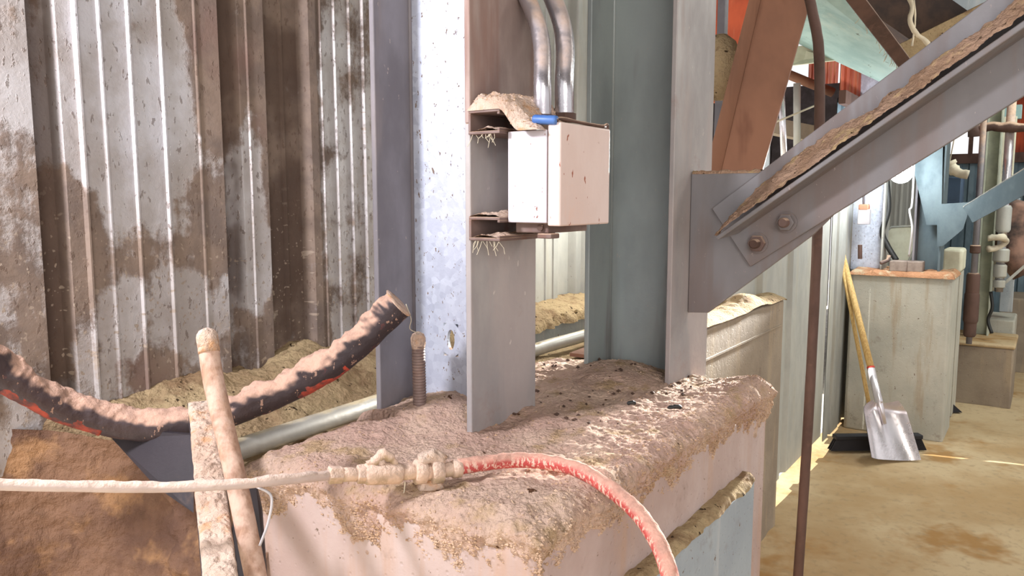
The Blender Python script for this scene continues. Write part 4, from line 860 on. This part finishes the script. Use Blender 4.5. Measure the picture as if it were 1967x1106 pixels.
obj('concrete_block', MB().box(8.2, 8.8, sx(2040, 620, 8.2), sx(1918, 620, 8.2), -0.02, sv(ons(1940, 572, 8.2))[2]), m_conc3, bevel=0.015, label='brown block at the right edge, highest of the three steps', tag='concrete block')
bk = fbox(1810, 1847, 478, 524, 6.2, 0.3); obj('cream_block', bk, m_cream, bevel=0.02, label='cream rounded block just behind the right end of the far pier', tag='block')
obj('block_post', MB().box(6.21, 6.49, sx(1846, 500, 6.2), sx(1811, 500, 6.2), 0, sv(ons(1830, 524, 6.2))[2]), m_conc2, label='grey post under the cream rounded block', tag='post')

def vpipe(name, lab, cat, x, y0, y1, s, r, mat, bulges=(), mat2=None, top=None):
    t = thing(name, lab, cat, ons(x, y1, s)); a = ons(x, y0, s); b = ons(x, y1, s); 
    b = w(*sv(b)[:2], sv(b)[2]); a = np.array([b[0], b[1], top or a[2]])
    obj('tube', MB().tube([a, b], r, 16), mat, t, smooth=True)
    for (yy, hh2, rr2) in bulges:
        c = np.array([b[0], b[1], sv(ons(x, yy, s))[2]])
        obj('coupling', MB().tube([c + [0, 0, hh2], c + [0, 0, hh2 * 0.8], c - [0, 0, hh2 * 0.8], c - [0, 0, hh2]], [rr2 * 0.8, rr2, rr2, rr2 * 0.8], 14, amp=0.003, nsc=30), mat2 or mat, t, smooth='auto')
    return t
vpipe('standpipe', 'slim grey standpipe with rusty lower couplings beside the far pier', 'pipe', 1861, 220, 660, 6.55, 0.020, m_coldark, ((545, 0.08, 0.045), (590, 0.12, 0.05), (628, 0.07, 0.042), (478, 0.03, 0.035)), m_darkrust, top=2.35)
vpipe('standpipe', 'galvanised standpipe with valves in front of the right-hand wall', 'pipe', 1918, 225, 560, 6.9, 0.030, m_conduit, ((420, 0.10, 0.05), (490, 0.05, 0.055), (520, 0.05, 0.045), (545, 0.03, 0.04)), m_siding, top=2.3)
kn = ons(1915, 463, 6.84)
obj('rag', MB().tube(smooth_path([kn + [-0.07, 0, 0.02], kn + [0.0, -0.04, 0.03], kn + [0.07, 0, 0.0], kn + [0.02, 0.02, -0.05], kn + [-0.06, 0, -0.06]], 6), 0.022, 10, amp=0.012, nsc=25), m_web, smooth=True, label='pale rag tied around the galvanised standpipe', tag='rag')
t = thing('steel_column', 'pale green column standing on the block at the far right', 'column', ons(1893, 660, 7.1))
hcol(t, 7.1, 7.25, sx(1908, 500, 7.1), sx(1878, 500, 7.1), zt + 0.0, 3.5, (m_green, m_green, m_green))
t = thing('steel_column', 'dark narrow column left of the pale green one', 'column', ons(1872, 600, 7.0))
obj('post', MB().box(7.0, 7.06, sx(1878, 500, 7.0), sx(1868, 500, 7.0), zt, 3.5), m_coldark, t)
obj('stiffener', MB().box(6.98, 7.0, sx(1870, 500, 7.0), sx(1867, 500, 7.0), zt, 3.5), m_siding, t)
t = thing('cross_pipe', 'brown cross pipe lumped with dust at the right edge under the roof', 'pipe', ons(1880, 245, 6.9))
P = smooth_path([ons(1868, 240, 6.85), ons(1885, 246, 6.85), ons(1905, 243, 6.85), ons(1930, 245, 6.85), ons(2010, 244, 6.85)], 8)
obj('tube', MB().tube(P, 0.035, 14, amp=0.012, nsc=14), m_darkrust, t, smooth=True)
obj('elbow', MB().tube([ons(1872, 222, 6.85), ons(1872, 262, 6.85)], 0.045, 14, amp=0.01, nsc=20), m_strut, t, smooth=True)
obj('dark_cabinet', fbox(1818, 1845, 340, 396, 6.4, 0.2), plain('dark_blue_paint', (52, 74, 98), 0.6), bevel=0.01, label='dark blue cabinet on the wall behind the far blue column', tag='cabinet')
P = smooth_path([ons(1822, 312, 6.2), ons(1828, 322, 6.2), ons(1842, 332, 6.2), ons(1860, 336, 6.2)], 6)
obj('rope_bundle', MB().tube(P, [0.05] * 4 + [0.04] * 6 + [0.03] * (len(P) - 10), 12, amp=0.012, nsc=22), m_web, smooth=True, label='knotted dusty rope bundle above the dark blue cabinet', tag='rope')
obj('string', MB().tube([ons(1824, 312, 6.2), ons(1840, 230, 6.1), ons(1846, 180, 6.0)], 0.004, 6), m_web, label='pale string rising from the rope bundle', tag='string')
# pieces at the right edge
for i, (x0, x1, y0, y1, s, mt, lab) in enumerate(((1908, 1930, 225, 560, 7.6, m_cream, 'cream wall panel behind the galvanised standpipe'), (1934, 1944, 380, 600, 7.5, m_plate, 'pale blue upright behind the far thin brace'), (1882, 1962, 205, 228, 7.7, m_teal, 'pale green header above the cross pipe at the right edge'))):
    obj(('wall_panel', 'upright', 'header')[i], fbox(x0, x1, y0, y1, s, 0.05), mt, bevel=0.005, label=lab, tag=('panel', 'post', 'beam')[i])
P = smooth_path([ons(1962, 385, 7.2), ons(1950, 420, 7.2), ons(1948, 470, 7.2), ons(1962, 500, 7.2), ons(1980, 520, 7.2)], 6)
obj('hanging_sack', MB().tube(P, [0.05] + [0.13] * (len(P) - 2) + [0.06], 16, amp=0.03, nsc=6), plain('dusty_sack', (150, 116, 100), 0.9, c2=(60, 52, 50), sc=5), smooth=True, label='brown dusty sack hanging at the right edge below the far brace', tag='sack')
obj('thin_rail', MB().bar(ons(1925, 548, 7.0), ons(1990, 492, 7.0), 0.03, 0.02, side=U), m_siding, label='short pale rail slanting at the right edge beside the sack', tag='rail')
obj('hook_cable', MB().tube(smooth_path([ons(1903, 560, 6.9), ons(1906, 590, 6.88), ons(1898, 615, 6.88), ons(1905, 640, 6.85)], 6), 0.012, 8), m_black, smooth=True, label='short black cable end dangling under the galvanised standpipe', tag='cable')
wd = MB(); q = onz(1838, 792, 0); wd.prism([q + [-0.10, 0, 0], q + [0.04, 0, 0], q + [-0.04, 0, 0.07], q + [-0.10, 0, 0.07]], np.array([0, 0.1, 0])); obj('dark_wedge', wd, m_bristle, label='small black wedge on the floor at the right foot of the far pier', tag='wedge')

# ------------------------------------------------------------------ overhead at upper right
ch = thing('overhead_chute', 'pale teal underside of an overhead chute with a brown angle along its edge', 'chute', ony(1640, 80, 3.6))
q = [ony(1540, -20, 3.9), ony(1642, -20, 3.2), ony(1745, 128, 3.6), ony(1738, 178, 4.0), ony(1660, 118, 4.4), ony(1600, 96, 4.6), ony(1520, 112, 4.7)]
q = [ony(1530, -20, 3.8), ony(1640, -20, 3.8), ony(1742, 128, 3.8), ony(1735, 176, 3.8), ony(1664, 120, 4.3), ony(1602, 84, 4.6)]
obj('bottom_sheet', qd([ony(1530, -40, 3.4), ony(1632, -40, 3.3), ony(1744, 128, 3.9), ony(1728, 175, 4.3), ony(1610, 85, 4.5), ony(1535, 85, 4.5)][::-1], np.array([0, 0.02, 0.02])), m_teal, ch)
obj('edge_angle', MB().bar(ony(1622, -30, 3.25), ony(1744, 130, 3.85), 0.06, 0.03, side=(1, 0, 0.3)), m_darkrust, ch, bevel=0.003)
obj('lower_sheet', qd([ony(1524, 88, 4.5), ony(1612, 88, 4.5), ony(1630, 106, 4.4), ony(1620, 114, 4.4), ony(1515, 126, 4.5)][::-1], np.array([0, 0.03, 0.0])), m_cream, ch)
mb = MB()
for i in range(40):
    f = rng.random(); p = ony(1640 + f * 100, 20 + f * 140 + rng.uniform(-40, 0), 3.5 + 0.4 * f); l = rng.uniform(0.02, 0.07)
    mb.tube([p, p + [rng.uniform(-0.01, 0.01), 0, -l * 0.5], p + [rng.uniform(-0.015, 0.015), 0, -l]], 0.0012, 4)
obj('cobwebs', mb, m_web, ch, kind='stuff')
t = thing('roof_beam', 'dark brown timber beam overhead at upper right beyond the chute', 'beam', ony(1760, 40, 4.6))
obj('timber', MB().bar(ony(1640, -40, 4.6), ony(1870, 120, 4.6), 0.25, 0.3, side=(0, 1, 0)), m_roof, t)
obj('timber_face', MB().bar(ony(1700, 118, 4.4), ony(1960, -10, 4.4), 0.05, 0.10, side=(0, 1, 0)), m_ledge, t)
t = thing('roof_sheet', 'greenish ceiling sheet behind the dangling dust roots at upper right', 'sheet', ony(1840, 30, 4.8))
obj('sheet', qd([ony(1780, 30, 4.8), ony(1850, -40, 4.8), ony(1990, -40, 4.8), ony(1900, 30, 4.8), ony(1780, 50, 4.8)][::-1], np.array([0, 0.02, 0.0])), m_plate, t)
mb = MB(); mb.tube(smooth_path([ony(1740, -20, 3.4), ony(1752, 12, 3.4), ony(1748, 40, 3.4), ony(1758, 62, 3.4), ony(1775, 76, 3.4), ony(1788, 92, 3.4)], 8), 0.010, 8, amp=0.006, nsc=30)
dl = thing('dust_root', 'pale dust-coated cord dangling under the roof at upper right', 'cord', ony(1788, 92, 3.4))
obj('cord', mb, m_web, dl, smooth=True)
obj('cord_strand', MB().tube(smooth_path([ony(1756, 0, 3.4), ony(1758, 40, 3.4), ony(1752, 88, 3.4)], 6), 0.004, 6, amp=0.003, nsc=40), m_web, dl, smooth=True)
# roof purlins beyond
for i, z in enumerate((3.30, 3.42)):
    obj('purlin', MB().box(2.5 + i * 3.2, 2.6 + i * 3.2, -4.0, 1.1, 3.32, 3.5), m_darkrust, label=('nearer brown purlin under the roof', 'farther brown purlin under the roof')[i], tag='purlin')
# lattice seen between rusty diagonal and pole
for (x0, y0, x1, y1, Y, r, mt, nm, lab) in ((1500, 150, 1507, 330, 4.6, 0.018, m_alu, 'white_post', 'bright white upright seen between the rusty diagonal and the bowed pole'),
        (1531, 160, 1531, 290, 5.0, 0.022, m_siding, 'grey_post', 'grey upright just right of the bright white one'),
        (1500, 137, 1600, 178, 5.2, 0.03, m_rustst, 'rusty_rail', 'rusty rail sloping behind the bowed pole under the chute'),
        (1470, 243, 1572, 200, 4.2, 0.005, m_web, 'string', 'thin pale string slanting past the bright white upright')):
    obj(nm, MB().tube([ony(x0, y0, Y), ony(x1, y1, Y)], r, 10), mt, smooth=True, label=lab, tag=nm.split('_')[-1])
obj('low_rail', MB().bar(ony(1470, 240, 5.3), ony(1580, 262, 5.3), 0.12, 0.10, side=(0, 1, 0)), m_conc3, label='dusty brown rail low between the rusty diagonal and the pole', tag='rail')
obj('dark_sheet', MB().box(7.6, 7.62, sx(1640, 200, 7.6), sx(1486, 200, 7.6), 1.6, sv(ons(1500, 168, 7.6))[2]), plain('dark_sheet_paint', (84, 78, 84), 0.7, c2=(60, 54, 58)), label='dark upright sheeting behind the bright white upright', tag='sheet')
obj('blue_panel', MB().box(6.0, 6.02, sx(1478, 300, 6.0), sx(1452, 300, 6.0), 1.2, sv(ons(1470, 255, 6.0))[2]), m_plate, label='light blue panel just above the gusset plate’s right end', tag='panel')
# stuff left of rusty diagonal
mdp = ony(1385, 118, 3.4)
obj('dust_clump', MB().tube([mdp + [0, 0, 0.11], mdp + [0, 0, 0.08], mdp, mdp - [0, 0, 0.10], mdp - [0, 0, 0.16]], [0.02, 0.06, 0.09, 0.07, 0.03], 20, amp=0.02, nsc=14), m_ledge, smooth=True, label='tan clump of dust lodged between the second column and the rusty diagonal', tag='dust clump', kind='stuff')
obj('dark_post', MB().box(3.9, 3.95, sx(1390, 100, 3.9), sx(1376, 100, 3.9), 1.2, 3.5), m_coldark, label='narrow dark upright right of the second column near the top', tag='post')
ru = MB(); ru.box(4.6, 4.62, sx(1460, 50, 4.6), sx(1370, 50, 4.6), 2.1, 3.5); obj('rust_panel', ru, m_redwall, label='orange rusty panel high up between the second column and the rusty diagonal', tag='panel')
